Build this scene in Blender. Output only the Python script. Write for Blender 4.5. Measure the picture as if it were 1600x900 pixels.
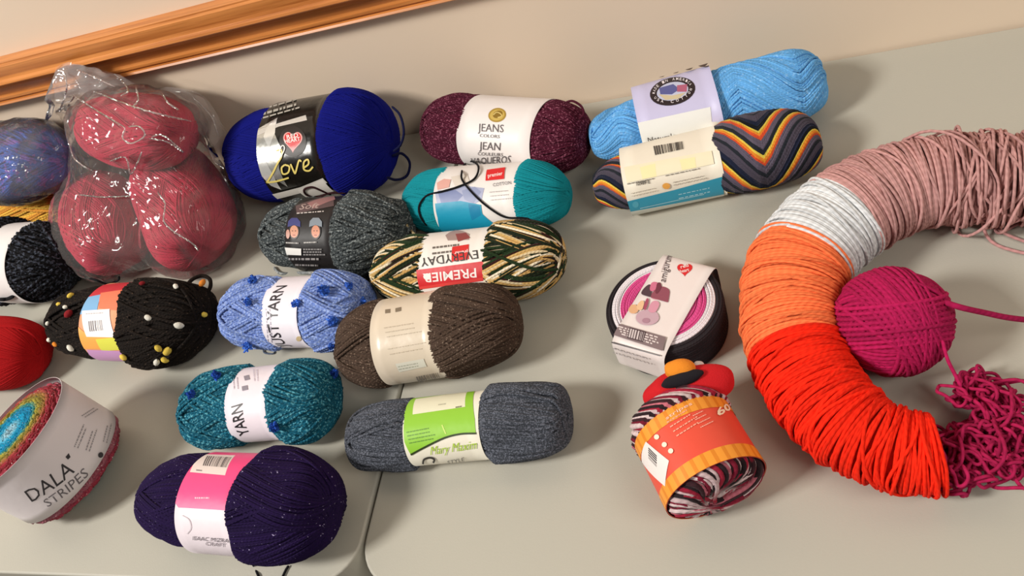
import bpy, bmesh, math, random
import numpy as np
from mathutils import Vector, Matrix
from mathutils.bvhtree import BVHTree

for o in list(bpy.data.objects): bpy.data.objects.remove(o)
SC = bpy.context.scene
COL = SC.collection
rng = np.random.default_rng(7)
random.seed(7)

# ------------------------------------------------------------------ camera
F = 1250.0                       # focal length in pixels of the 1600x900 frame
TZ = 0.74                        # height of the table top
CH = 0.65                        # camera above the table
Xc = np.array([3500., 345., F]); Xc /= np.linalg.norm(Xc)
_b = -(3500*135 + F*F)/(3500*0.248 + 345); _a = -135 - 0.248*_b
Yc = np.array([_a, -_b, -F]); Yc = Yc - Xc*(Xc@Yc); Yc /= np.linalg.norm(Yc)
Zc = np.cross(Xc, Yc)
M = np.array([Xc, Yc, Zc])       # world <- camera
CAM = np.array([0., 0., TZ+CH])
cd = bpy.data.cameras.new('camera'); cam = bpy.data.objects.new('camera', cd); COL.objects.link(cam)
cd.sensor_width = 36; cd.lens = F/1600*36; cd.clip_start = 0.01
cam.matrix_world = Matrix([[*M[0], CAM[0]], [*M[1], CAM[1]], [*M[2], CAM[2]], [0, 0, 0, 1]])
SC.camera = cam

# ------------------------------------------------------------------ light
W = bpy.data.worlds.new('world'); SC.world = W; W.use_nodes = True
W.node_tree.nodes['Background'].inputs[0].default_value = (1.0, 0.95, 0.89, 1)
W.node_tree.nodes['Background'].inputs[1].default_value = 0.19
def area(name, loc, target, sx, sy, power, col):
    l = bpy.data.lights.new(name, 'AREA'); l.shape = 'RECTANGLE'; l.size = sx; l.size_y = sy
    l.energy = power; l.color = col
    o = bpy.data.objects.new(name, l); COL.objects.link(o); o.location = loc
    o.rotation_euler = (Vector(target)-Vector(loc)).to_track_quat('-Z', 'Y').to_euler()
    return o
area('ceiling_lamp_left', (-2.7, -1.0, 3.4), (-0.2, 0.6, TZ), 0.75, 0.75, 150, (1.0, 0.96, 0.90))
area('ceiling_lamp_front', (1.5, -0.5, 2.5), (0.3, 0.7, TZ+.1), 1.2, 0.6, 22, (1.0, 0.93, 0.84))
SC.view_settings.view_transform = 'Standard'; SC.view_settings.look = 'None'
SC.view_settings.exposure = 0.0; SC.view_settings.gamma = 1.0; SC.view_settings.use_curve_mapping = False

# ------------------------------------------------------------------ geometry helpers
def ray(px, py):
    r = M@np.array([px-800., 450.-py, -F]); return r/np.linalg.norm(r)
def P(px, py, z=0.0):            # the point at height z over the table
    r = ray(px, py); return CAM + r*((TZ+z-CAM[2])/r[2])
YW = P(950, 157)[1]+.006              # the wall plane
def proj(p):
    c = M.T@(np.asarray(p)-CAM); return 800-F*c[0]/c[2], 450+F*c[1]/c[2]
def pxm(p):                      # metres per pixel at p
    return -(M.T@(np.asarray(p)-CAM))[2]/F
def lin(c):
    if isinstance(c, str):
        c = [int(c[i:i+2], 16)/255 for i in (0, 2, 4)]
    return tuple((x/12.92 if x <= .04045 else ((x+.055)/1.055)**2.4) for x in c[:3]) + (1.0,)

def tag(o, label=None, cat=None, group=None, kind=None):
    if label: o['label'] = label
    if cat: o['category'] = cat
    if group: o['group'] = group
    if kind: o['kind'] = kind
    return o
def empty(name, loc, label, cat, group=None):
    o = bpy.data.objects.new(name, None); COL.objects.link(o); o.location = loc
    o.empty_display_size = 0.02
    return tag(o, label, cat, group)
def link(name, me, parent=None):
    o = bpy.data.objects.new(name, me); COL.objects.link(o)
    if parent is not None:
        o.parent = parent
        root = parent
        off = Vector((0, 0, 0))
        while root is not None: off += root.location; root = root.parent
        o.location = -off            # meshes are authored in world coordinates
    return o

class Acc:                       # collects quads, then builds ONE mesh
    def __init__(s): s.V=[]; s.Fc=[]; s.UV=[]; s.C=[]; s.R=[]; s.MI=[]; s.n=0
    def add(s, V, Fq, uv=None, col=None, rnd=None, mi=0):
        V = np.asarray(V, float).reshape(-1, 3); Fq = np.asarray(Fq).reshape(-1, 4)
        s.V.append(V); s.Fc.append(Fq+s.n); s.n += len(V)
        s.UV.append(np.zeros((len(Fq), 4, 2)) if uv is None else uv)
        s.C.append(np.ones((len(V), 3)) if col is None else col)
        s.R.append(np.zeros(len(V)) if rnd is None else rnd)
        s.MI.append(np.full(len(Fq), mi))
    def build(s, name, mats, parent=None, smooth=True):
        V = np.concatenate(s.V); Fq = np.concatenate(s.Fc); UV = np.concatenate(s.UV)
        C = np.concatenate(s.C); R = np.concatenate(s.R); MI = np.concatenate(s.MI)
        me = bpy.data.meshes.new(name)
        me.vertices.add(len(V)); me.vertices.foreach_set('co', V.ravel())
        me.loops.add(Fq.size); me.loops.foreach_set('vertex_index', Fq.ravel().astype(np.int32))
        me.polygons.add(len(Fq)); me.polygons.foreach_set('loop_start', np.arange(0, Fq.size, 4, dtype=np.int32))
        me.polygons.foreach_set('material_index', MI.astype(np.int32))
        me.polygons.foreach_set('use_smooth', np.full(len(Fq), smooth))
        uvl = me.uv_layers.new(name='UVMap'); uvl.data.foreach_set('uv', UV.ravel())
        a = me.attributes.new('ycol', 'FLOAT_COLOR', 'POINT')
        a.data.foreach_set('color', np.concatenate([C, np.ones((len(C), 1))], 1).ravel())
        a = me.attributes.new('rnd', 'FLOAT', 'POINT'); a.data.foreach_set('value', R)
        me.update(calc_edges=True); me.validate()
        for m in (mats if isinstance(mats, (list, tuple)) else [mats]): me.materials.append(m)
        return link(name, me, parent)

def tubes(acc, Pt, N, r, closed=True, sides=5, col=None, rnd=None, mi=0, taper=False):
    """Pt, N: (K,n,3) paths and outward normals; col: (K,n,3)"""
    K, n = Pt.shape[:2]
    if closed: T = np.roll(Pt, -1, 1)-np.roll(Pt, 1, 1)
    else: T = np.gradient(Pt, axis=1)
    T /= np.linalg.norm(T, axis=2, keepdims=True)+1e-12
    B = np.cross(T, N); B /= np.linalg.norm(B, axis=2, keepdims=True)+1e-9
    N2 = np.cross(B, T)
    a = np.arange(sides)*2*np.pi/sides
    rr = np.full((K, n), r) if np.isscalar(r) else np.broadcast_to(r, (K, n)).copy()
    if taper:
        w = np.ones(n); w[0] = w[-1] = .15; w[1] = w[-2] = .8; rr = rr*w
    V = Pt[:, :, None, :] + rr[:, :, None, None]*(np.cos(a)[:, None]*N2[:, :, None, :]+np.sin(a)[:, None]*B[:, :, None, :])
    m = n if closed else n-1
    k, j, i = np.meshgrid(np.arange(K), np.arange(m), np.arange(sides), indexing='ij')
    j1 = (j+1) % n; i1 = (i+1) % sides
    idx = lambda kk, jj, ii: (kk*n+jj)*sides+ii
    Fq = np.stack([idx(k, j, i), idx(k, j1, i), idx(k, j1, i1), idx(k, j, i1)], -1).reshape(-1, 4)
    seg = np.linalg.norm(np.roll(Pt, -1, 1)-Pt, axis=2)
    L = np.concatenate([np.zeros((K, 1)), np.cumsum(seg, 1)], 1)
    u0 = L[k, j]; u1 = L[k, j+1]; v0 = i/sides; v1 = (i+1)/sides
    uv = np.stack([np.stack([u0, v0], -1), np.stack([u1, v0], -1), np.stack([u1, v1], -1), np.stack([u0, v1], -1)], -2).reshape(-1, 4, 2)
    if rnd is None: rnd = rng.random(K)
    R = np.repeat(rnd, n*sides)
    C = None if col is None else np.repeat(col.reshape(-1, 3), sides, axis=0)
    acc.add(V, Fq, uv, C, R, mi)

def catmull(pts, n=12, closed=False):
    p = np.asarray(pts, float)
    if closed: q = np.concatenate([p[-1:], p, p[:2]])
    else: q = np.concatenate([2*p[:1]-p[1:2], p, 2*p[-1:]-p[-2:-1]])
    out = []
    for i in range(len(q)-3):
        t = np.linspace(0, 1, n, endpoint=False)[:, None]
        a, b, c, d = q[i:i+4]
        out.append(.5*((2*b)+(-a+c)*t+(2*a-5*b+4*c-d)*t**2+(-a+3*b-3*c+d)*t**3))
    if not closed: out.append(q[-2:-1])
    return np.concatenate(out)

# ------------------------------------------------------------------ materials
def newmat(name):
    m = bpy.data.materials.new(name); m.use_nodes = True
    nt = m.node_tree; return m, nt, nt.nodes['Principled BSDF']
def nd(nt, t, **kw):
    n = nt.nodes.new(t)
    for k, v in kw.items():
        if k.startswith('i_'):
            key = k[2:]; n.inputs[int(key) if key.isdigit() else key].default_value = v
        else: setattr(n, k, v)
    return n
def math_(nt, op, a, b=None):
    n = nt.nodes.new('ShaderNodeMath'); n.operation = op
    for i, v in enumerate((a, b)):
        if v is None: continue
        if isinstance(v, (int, float)): n.inputs[i].default_value = v
        else: nt.links.new(v, n.inputs[i])
    return n.outputs[0]
def mixc(nt, f, a, b, mode='MIX'):
    n = nt.nodes.new('ShaderNodeMix'); n.data_type = 'RGBA'; n.blend_type = mode
    for i, v in ((0, f), (6, a), (7, b)):
        if isinstance(v, (int, float)): n.inputs[i].default_value = v
        elif isinstance(v, tuple): n.inputs[i].default_value = v
        else: nt.links.new(v, n.inputs[i])
    return n.outputs[2]
def yarn_mat(name, col=None, fleck=None, famt=.35, fscale=500, twist=220, depth=.6, var=.35, sheen=.12, rough=.9, dark=.55, fuzz=.25):
    """spun yarn: ply twist round each strand, strand-to-strand variation, optional flecks; col None = dyed per strand"""
    m, nt, b = newmat(name); L = nt.links.new
    if col is None:
        at = nd(nt, 'ShaderNodeAttribute', attribute_name='ycol'); base = at.outputs['Color']
    else:
        c = nd(nt, 'ShaderNodeRGB'); c.outputs[0].default_value = lin(col); base = c.outputs[0]
    uv = nd(nt, 'ShaderNodeUVMap', uv_map='UVMap'); sp = nd(nt, 'ShaderNodeSeparateXYZ'); L(uv.outputs[0], sp.inputs[0])
    rn = nd(nt, 'ShaderNodeAttribute', attribute_name='rnd')
    ph = math_(nt, 'ADD', math_(nt, 'MULTIPLY', sp.outputs[0], twist), math_(nt, 'MULTIPLY', sp.outputs[1], 2.0))
    w = math_(nt, 'MULTIPLY_ADD', math_(nt, 'SINE', math_(nt, 'MULTIPLY', ph, 2*math.pi)), .5); nt.nodes[-1].inputs[2].default_value = .5
    vv = math_(nt, 'MULTIPLY_ADD', rn.outputs['Fac'], var); nt.nodes[-1].inputs[2].default_value = 1-var*.5
    tc = nd(nt, 'ShaderNodeTexCoord')
    if fleck:
        no = nd(nt, 'ShaderNodeTexNoise', i_Scale=fscale, i_Detail=2.0); L(tc.outputs['Object'], no.inputs['Vector'])
        mr = nd(nt, 'ShaderNodeMapRange', i_1=.72-famt*.4, i_2=.78-famt*.4); L(no.outputs[0], mr.inputs[0])
        base = mixc(nt, mr.outputs[0], base, lin(fleck))
    g = mixc(nt, 1.0, base, mixc(nt, math_(nt, 'MULTIPLY', w, .5*depth), (1, 1, 1, 1), (dark, dark, dark, 1)), 'MULTIPLY')
    cc = nd(nt, 'ShaderNodeCombineXYZ'); [L(vv, cc.inputs[i]) for i in range(3)]
    g = mixc(nt, 1.0, g, cc.outputs[0], 'MULTIPLY')
    L(g, b.inputs['Base Color'])
    fn = nd(nt, 'ShaderNodeTexNoise', i_Scale=1400.0, i_Detail=2.0); L(tc.outputs['Object'], fn.inputs['Vector'])
    hgt = math_(nt, 'ADD', math_(nt, 'MULTIPLY', w, -depth), math_(nt, 'MULTIPLY', fn.outputs[0], fuzz*2))
    bu = nd(nt, 'ShaderNodeBump', i_Strength=.6, i_Distance=.0008); L(hgt, bu.inputs['Height']); L(bu.outputs[0], b.inputs['Normal'])
    b.inputs['Roughness'].default_value = rough
    b.inputs['Sheen Weight'].default_value = sheen; b.inputs['Sheen Roughness'].default_value = .4
    b.inputs['Sheen Tint'].default_value = lin(col) if col else (.5, .5, .5, 1)
    b.inputs['Specular IOR Level'].default_value = .2
    return m
_pm = {}
def paper(col, rough=.45, metal=0.0, spec=.4):
    k = (col, rough, metal)
    if k in _pm: return _pm[k]
    m, nt, b = newmat('print_'+str(col)); b.inputs['Base Color'].default_value = lin(col)
    b.inputs['Roughness'].default_value = rough; b.inputs['Metallic'].default_value = metal
    b.inputs['Specular IOR Level'].default_value = spec
    tc = nd(nt, 'ShaderNodeTexCoord'); no = nd(nt, 'ShaderNodeTexNoise', i_Scale=60.0)
    nt.links.new(tc.outputs['Object'], no.inputs['Vector'])
    bu = nd(nt, 'ShaderNodeBump', i_Strength=.25, i_Distance=.002); nt.links.new(no.outputs[0], bu.inputs['Height']); nt.links.new(bu.outputs[0], b.inputs['Normal'])
    _pm[k] = m; return m

# ------------------------------------------------------------------ wound bodies
BVH = []
def register(V, Fq): BVH.append(BVHTree.FromPolygons([tuple(v) for v in V], [tuple(int(i) for i in f) for f in Fq]))
def hit(px, py, only=None):
    r = Vector(ray(px, py)); best = None
    for b in (only or BVH):
        h = b.ray_cast(Vector(CAM), r)
        if h[0] is not None and (best is None or h[3] < best[1]): best = (h[0], h[3], h[1])
    t = P(px, py, 0); dt = np.linalg.norm(t-CAM)
    if best is None or dt < best[1]: return t, np.array([0, 0, 1.])
    n = np.array(best[2]); n = n if n@(CAM-np.array(best[0])) > 0 else -n
    return np.array(best[0]), n

class Frame: pass
def frame(p0, p1, Wpx, hr=.9, z0=None, z1=None, lift=0.0):
    """axis from pixel p0 to p1 of a body Wpx pixels thick lying on the table"""
    c = P((p0[0]+p1[0])/2, (p0[1]+p1[1])/2, .04)
    W2 = Wpx*pxm(c)/2; H2 = W2*hr
    for _ in range(2):
        c = P((p0[0]+p1[0])/2, (p0[1]+p1[1])/2, H2+lift); W2 = Wpx*pxm(c)/2; H2 = W2*hr
    h0 = H2*.96+lift if z0 is None else z0
    h1 = H2*.96+lift if z1 is None else z1
    A = P(*p0, h0); B = P(*p1, h1)
    f = Frame(); f.o = (A+B)/2; f.L2 = np.linalg.norm(B-A)/2; f.ex = (B-A)/np.linalg.norm(B-A)
    f.ey = np.cross([0, 0, 1.], f.ex); f.ey /= np.linalg.norm(f.ey); f.ez = np.cross(f.ex, f.ey)
    f.W2 = W2; f.H2 = H2; return f
def toW(f, p): return f.o + p[..., 0:1]*f.ex + p[..., 1:2]*f.ey + p[..., 2:3]*f.ez

def body(f, prof=((-1, 1), (1, 1)), p=2.6, amp=.02, seed=0, bend=0.0, cap=None):
    # cap = (a0, a1, limit): the paper sleeve squeezes the yarn between a0 and a1
    xs = np.array([q[0] for q in prof], float); ms = np.array([q[1] for q in prof], float)
    tt = np.linspace(-1, 1, 201); mm = np.interp(tt, xs, ms); kk = np.exp(-np.linspace(-2, 2, 25)**2); kk /= kk.sum()
    mm = np.convolve(np.pad(mm, 12, mode='edge'), kk, 'valid')
    r0 = np.random.default_rng(seed+100); fr = r0.normal(size=(6, 3))*3.2; ph = r0.random(6)*6.28
    def S(d, off=0.0):
        t = np.clip(d[..., 0], -1, 1); m = np.interp(t, tt, mm)
        rad = np.hypot(d[..., 1], d[..., 2])+1e-9
        rho = np.maximum(1-np.abs(t)**p, 0)**(1/p)*m
        lump = 1+amp*np.sum(np.sin(d@fr.T+ph), -1)
        rl = rho*lump
        if cap is not None:
            dist = np.maximum(np.maximum(cap[0]-t*f.L2, t*f.L2-cap[1])+.0015, 0)
            lim = cap[2]-.0 + np.sqrt(np.maximum(1-(1-np.minimum(dist/cap[3], 1))**2, 0))*(1.25-cap[2])
            lim = np.where(dist > 0, lim, cap[2])
            k = 40.; rl = np.where(dist > cap[3], rl, -np.log(np.exp(-k*rl)+np.exp(-k*lim))/k)
        cy = d[..., 1]/rad; cz = d[..., 2]/rad
        x = t*(f.L2+off)
        y = (rl*f.W2+off*np.minimum(1, rho*3))*cy; z = (rl*f.H2+off*np.minimum(1, rho*3))*cz
        w = toW(f, np.stack([x, y+bend*(t*t-.3), z], -1))
        w[..., 2] = np.maximum(w[..., 2], TZ+.0006+max(0, .0012+off))
        return w
    f.S = S; return S

def sphere_grid(nu=64, nv=36):
    a = np.linspace(0, 2*np.pi, nu, endpoint=False); b = np.linspace(.02, np.pi-.02, nv)
    B, A = np.meshgrid(b, a, indexing='ij')
    d = np.stack([np.cos(B), np.sin(B)*np.cos(A), np.sin(B)*np.sin(A)], -1)
    i, j = np.meshgrid(np.arange(nv-1), np.arange(nu), indexing='ij'); j1 = (j+1) % nu
    Fq = np.stack([i*nu+j, i*nu+j1, (i+1)*nu+j1, (i+1)*nu+j], -1).reshape(-1, 4)
    cap = []
    return d.reshape(-1, 3), Fq
def core(acc, f, shrink, col=None):
    d, Fq = sphere_grid(); V = f.S(d, -shrink)
    acc.add(V, Fq, col=None if col is None else np.tile(np.array(col), (len(V), 1)), rnd=np.full(len(V), .5))
    register(f.S(d, 0), Fq)

def wind(acc, f, yr, N, alpha=87.5, tw=1.8, zig=None, grp=10, rev=1, n=84, jit=.03, rise=1.2, ball=False, colfn=None, sides=5, wob=.0, seed=1, mi=0, base=0.0, maxd=None):
    r = np.random.default_rng(seed)
    ph = np.linspace(0, 2*np.pi, n, endpoint=False)[None, :]
    k = np.arange(N)
    al = np.radians(alpha)+r.normal(size=N)*jit
    if ball:
        g = k//grp; ng = g.max()+1
        q = r.normal(size=(ng, 3)); q /= np.linalg.norm(q, axis=1, keepdims=True)
        q2 = np.cross(q, r.normal(size=(ng, 3))); q2 /= np.linalg.norm(q2, axis=1, keepdims=True)
        nrm = q[g]; u = q2[g]; v = np.cross(nrm, u)
        h = ((k % grp)-(grp-1)/2)*yr*2.0/f.W2+r.normal(size=N)*jit*.3
        h = np.clip(h, -.85, .85); rr = np.sqrt(1-h*h)
        d = nrm[:, None]*h[:, None, None]+rr[:, None, None]*(u[:, None]*np.cos(ph)[..., None]+v[:, None]*np.sin(ph)[..., None])
    else:
        th0 = 2*np.pi*rev*k/N+r.normal(size=N)*jit*.5
        sg = np.where((k//grp) % 2 == 0, 1, -1)
        t = np.sin(al)[:, None]*np.cos(ph); s1 = np.cos(al)[:, None]*np.cos(ph); s2 = np.sin(ph)+0*s1
        rad = np.hypot(s1, s2); az = np.arctan2(s2, s1)+th0[:, None]+sg[:, None]*tw*(-np.cos(ph))/2
        if zig:                      # nested chevrons: amplitude, period and apex along the axis
            x_ = (np.cos(ph)-zig[2])/zig[1]*2*np.pi; az = az+zig[0]*np.arcsin(.985*np.cos(x_))/1.4
        d = np.stack([t, rad*np.cos(az), rad*np.sin(az)], -1)
    d /= np.linalg.norm(d, axis=-1, keepdims=True)
    off = (k/N*rise+r.random(N)*.35)*yr*2-yr*rise+base
    Pt = np.empty((N, n, 3)); No = np.empty((N, n, 3))
    for i in range(N):
        Pt[i] = f.S(d[i], off[i])
    ctr = f.o+(((Pt-f.o)@f.ex)[..., None])*f.ex*.8
    No = Pt-ctr; No /= np.linalg.norm(No, axis=-1, keepdims=True)
    col = colfn(k[:, None]+ph/(2*np.pi), Pt, r) if colfn else None
    tubes(acc, Pt, No, yr, True, sides, col, r.random(N), mi)

def palfn(pal, period):
    """colour cycle along the yarn: pal = [(hex, width)...] repeated every `period` windings"""
    cs = np.array([lin(c)[:3] for c, w in pal]); ws = np.array([w for c, w in pal], float); e = np.cumsum(ws)/ws.sum()
    def g(t, Pt, r):
        x = (t/period) % 1.0
        i = np.minimum(np.searchsorted(e, x), len(pal)-1); return cs[i]
    return g

# ------------------------------------------------------------------ printed bands
class Band:
    def __init__(s, f, x0, x1, m=.92, n=2.0, col='eeeaea', my=None, mz=None, rough=.45):
        """sleeve round frame f; x0, x1: pixels on its two edges"""
        s.f = f; s.ry = f.W2*(my or m); s.rz = f.H2*(mz or m); s.n = n
        ps = np.linspace(-np.pi, np.pi, 721)
        sn, cs = np.sin(ps), np.cos(ps)
        y = s.ry*np.sign(sn)*np.abs(sn)**(2/n); z = s.rz*np.sign(cs)*np.abs(cs)**(2/n)
        s.y, s.z, s.ps = y, z, ps
        L = np.concatenate([[0], np.cumsum(np.hypot(np.diff(y), np.diff(z)))]); s.s = L-L[360]
        ty = np.gradient(y, s.s); tz = np.gradient(z, s.s); ln = np.hypot(ty, tz); s.ny = -tz/ln*-1*-1; s.nz = ty/ln
        s.mats = [paper(col, rough)]; s.V = []; s.F = []; s.MI = []; s.layer = 0
        s.a0 = s.inv(*x0)[0] if isinstance(x0, tuple) else x0
        s.a1 = s.inv(*x1)[0] if isinstance(x1, tuple) else x1
        for off in (0, -.0005):
            b = len(s.V); na, ns = 6, 120
            ss = np.linspace(s.s[0], s.s[-1], ns, endpoint=False)
            for a in np.linspace(s.a0, s.a1, na+1):
                s.V += [tuple(v) for v in s.map(np.full(ns, a), ss, off)]
            for i in range(na):
                for j in range(ns):
                    q = [b+i*ns+j, b+(i+1)*ns+j, b+(i+1)*ns+(j+1) % ns, b+i*ns+(j+1) % ns]
                    s.F.append(q if off == 0 else q[::-1]); s.MI.append(0)
        nn = (na+1)*ns
        for i in (0, na):
            for j in range(ns):
                j1 = (j+1) % ns; q = [i*ns+j, i*ns+j1, nn+i*ns+j1, nn+i*ns+j]
                s.F.append(q); s.MI.append(0)
        register(s.V[:nn], s.F[:na*ns])
    def map(s, a, ss, off):
        y = np.interp(ss, s.s, s.y); z = np.interp(ss, s.s, s.z)
        ny = np.interp(ss, s.s, s.ny); nz = np.interp(ss, s.s, s.nz)
        w = toW(s.f, np.stack([a, y+ny*off, z+nz*off], -1))
        w[..., 2] = np.maximum(w[..., 2], TZ+.0005); return w
    def inv(s, px, py):
        f = s.f; o = CAM-f.o; r = ray(px, py)
        o = np.array([o@f.ex, o@f.ey, o@f.ez]); r = np.array([r@f.ex, r@f.ey, r@f.ez])
        t0 = -(o@r); t = np.linspace(t0-.15, t0+.15, 3001)
        g = np.abs((o[1]+t*r[1])/s.ry)**s.n+np.abs((o[2]+t*r[2])/s.rz)**s.n-1
        i = np.argmax(g <= 0) if (g <= 0).any() else np.argmin(g)
        p = o+t[i]*r
        yy = p[1]/s.ry; zz = p[2]/s.rz
        sn = np.sign(yy)*abs(yy)**(s.n/2); cs = np.sign(zz)*abs(zz)**(s.n/2)
        return np.array([p[0], np.interp(math.atan2(sn, cs), s.ps, s.s)])
    def mi(s, col, rough=.45, metal=0.0):
        m = paper(col, rough, metal)
        if m not in s.mats: s.mats.append(m)
        return s.mats.index(m)
    def _emit(s, bm, col, rough, metal, lay=None, clip=True):
        if lay is None: s.layer += 1; lay = s.layer
        if clip:
            for a, n in ((s.a0, (-1, 0, 0)), (s.a1, (1, 0, 0))):
                bmesh.ops.bisect_plane(bm, geom=bm.verts[:]+bm.edges[:]+bm.faces[:], plane_co=(a, 0, 0), plane_no=n, clear_outer=True)
        if not bm.verts: return
        ys = [v.co.y for v in bm.verts]; step = .0022
        y = math.floor(min(ys)/step)*step+step
        while y < max(ys):
            bmesh.ops.bisect_plane(bm, geom=bm.verts[:]+bm.edges[:]+bm.faces[:], plane_co=(0, y, 0), plane_no=(0, 1, 0)); y += step
        bm.verts.index_update(); b = len(s.V); k = s.mi(col, rough, metal)
        A = np.array([v.co[:] for v in bm.verts])
        s.V += [tuple(v) for v in s.map(A[:, 0], A[:, 1], .00025+.00007*lay)]
        for f in bm.faces: s.F.append([b+v.index for v in f.verts]); s.MI.append(k)
        bm.free()
    def poly(s, pts, col, rough=.45, metal=0.0, lay=None):
        q = [s.inv(*p) for p in pts]; s.polys([q], col, rough, metal, lay)
    def polys(s, qs, col, rough=.45, metal=0.0, lay=None):
        bm = bmesh.new()
        for q in qs:
            vs = [bm.verts.new((p[0], p[1], 0)) for p in q]
            try: bm.faces.new(vs)
            except ValueError: pass
        s._emit(bm, col, rough, metal, lay)
    def ell(s, c, rx, ry, col, rot=0, n=28, **k):
        a = np.linspace(0, 2*np.pi, n, endpoint=False); cr, sr = math.cos(rot), math.sin(rot)
        s.poly([(c[0]+rx*math.cos(t)*cr-ry*math.sin(t)*sr, c[1]+rx*math.cos(t)*sr+ry*math.sin(t)*cr) for t in a], col, **k)
    def line(s, pts, w, col, smooth=False, **k):
        p = np.array(pts, float)
        if smooth: p = catmull(np.c_[p, np.zeros(len(p))], 5)[:, :2]
        t = np.gradient(p, axis=0); t /= np.linalg.norm(t, axis=1, keepdims=True)+1e-9; nn = np.c_[-t[:, 1], t[:, 0]]*w/2
        qs = []
        A = [s.inv(*q) for q in p+nn]; B = [s.inv(*q) for q in p-nn]
        for i in range(len(p)-1): qs.append([A[i], A[i+1], B[i+1], B[i]])
        s.polys(qs, col, **k)
    def text(s, txt, p0, p1, h, col, bold=0.0, rough=.45, metal=0.0, shear=0.0, crop=None):
        """baseline from pixel p0 to p1, capital height h pixels"""
        cu = bpy.data.curves.new('t', 'FONT'); cu.body = txt; cu.offset = bold; cu.shear = shear; cu.resolution_u = 2
        o = bpy.data.objects.new('t', cu); COL.objects.link(o); bpy.context.view_layer.update()
        me = bpy.data.meshes.new_from_object(o.evaluated_get(bpy.context.evaluated_depsgraph_get()))
        bm = bmesh.new(); bm.from_mesh(me)
        bpy.data.objects.remove(o); bpy.data.curves.remove(cu); bpy.data.meshes.remove(me)
        if crop:
            bmesh.ops.bisect_plane(bm, geom=bm.verts[:]+bm.edges[:]+bm.faces[:], plane_co=(0, crop, 0), plane_no=(0, 1, 0), clear_outer=True)
        xs = [v.co.x for v in bm.verts]; x0, x1 = min(xs), max(xs); H = .7
        p0 = np.array(p0, float); p1 = np.array(p1, float); dr = (p1-p0)/np.linalg.norm(p1-p0); up = np.array([dr[1], -dr[0]])*h
        O = s.inv(*p0); U = s.inv(*p1)-O; Vv = s.inv(*(p0+up))-O; V2 = s.inv(*(p1+up))-O-U; Vv = (Vv+V2)/2
        for v in bm.verts:
            q = O+U*((v.co.x-x0)/(x1-x0))+Vv*(v.co.y/H); v.co = (q[0], q[1], 0)
        bmesh.ops.remove_doubles(bm, verts=bm.verts[:], dist=1e-6)
        s._emit(bm, col, rough, metal)
    def lines(s, p0, p1, rows, dx, dy, h, col, seed=3):
        """rows of tiny illegible print as broken dashes between p0 and p1"""
        r = random.Random(seed); p0 = np.array(p0, float); p1 = np.array(p1, float); qs = []
        up = np.array([dx, dy], float); up /= np.linalg.norm(up)
        for i in range(rows):
            a = 0.0; o = np.array([dx*i, dy*i]); end = r.uniform(.75, 1)
            while a < end:
                b = min(end, a+r.uniform(.04, .13)); A = p0+(p1-p0)*a+o; B = p0+(p1-p0)*b+o
                qs.append([s.inv(*(A)), s.inv(*(B)), s.inv(*(B+up*h)), s.inv(*(A+up*h))]); a = b+.03
        s.polys(qs, col)
    def bars(s, a, b, c, d, n, col, seed=5):
        """barcode in the pixel quad a b c d (bars run a-d, b-c)"""
        r = random.Random(seed); a, b, c, d = [np.array(q, float) for q in (a, b, c, d)]; qs = []; t = 0.0
        w = 1.0/n
        while t < 1:
            e = min(1, t+w*r.choice([.4, .7, 1.1]))
            qs.append([s.inv(*(a+(b-a)*t)), s.inv(*(a+(b-a)*e)), s.inv(*(d+(c-d)*e)), s.inv(*(d+(c-d)*t))]); t = e+w*r.choice([.35, .6, .9])
        s.polys(qs, col)
    def build(s, name, parent):
        me = bpy.data.meshes.new(name); me.from_pydata(s.V, [], s.F)
        me.polygons.foreach_set('material_index', s.MI); me.polygons.foreach_set('use_smooth', [True]*len(s.F))
        for m in s.mats: me.materials.append(m)
        me.update(); return link(name, me, parent)

def strand(name, parent, pts, r, mat, closed=False, sides=8, n=10):
    p = catmull(pts, n, closed); T = np.gradient(p, axis=0)
    N = np.tile([0.13, 0.21, 1.0], (len(p), 1)); bad = np.abs(T@np.array([.13, .21, 1]))/(np.linalg.norm(T, axis=1)+1e-9) > .95
    N[bad] = [1, 0, 0]
    acc = Acc(); tubes(acc, p[None], N[None], r, closed, sides, taper=not closed); return acc.build(name, mat, parent)
def drape(pts, off=.002, lift=None):
    out = []
    for i, q in enumerate(pts):
        h, nn = hit(q[0], q[1]); e = off+(q[2] if len(q) > 2 else 0)
        v = CAM-h; v /= np.linalg.norm(v); out.append(h+(nn*.5+v*.5)*e if len(q) <= 2 else h+v*e)
    return out
def root(name, f, label, cat='yarn', group=None):
    return empty(name, (f.o[0], f.o[1], TZ), label, cat, group)

# ================================================================== THE SETTING
def box_mesh(name, x0, x1, y0, y1, z0, z1, mat, parent=None, bev=0.0, vbev=0.0):
    bm = bmesh.new(); bmesh.ops.create_cube(bm, size=1)
    for v in bm.verts: v.co = ((x0+x1)/2+v.co.x*(x1-x0), (y0+y1)/2+v.co.y*(y1-y0), (z0+z1)/2+v.co.z*(z1-z0))
    if vbev:
        e = [e for e in bm.edges if abs(e.verts[0].co.z-e.verts[1].co.z) > 1e-4]
        bmesh.ops.bevel(bm, geom=e, offset=vbev, segments=10, profile=.5, affect='EDGES')
    if bev:
        e = [e for e in bm.edges if len(e.link_faces) == 2 and e.calc_face_angle() > .8]
        bmesh.ops.bevel(bm, geom=e, offset=bev, segments=4, profile=.5, affect='EDGES')
    me = bpy.data.meshes.new(name); bm.to_mesh(me); bm.free(); me.materials.append(mat)
    for p in me.polygons: p.use_smooth = False
    return link(name, me, parent)

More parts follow.
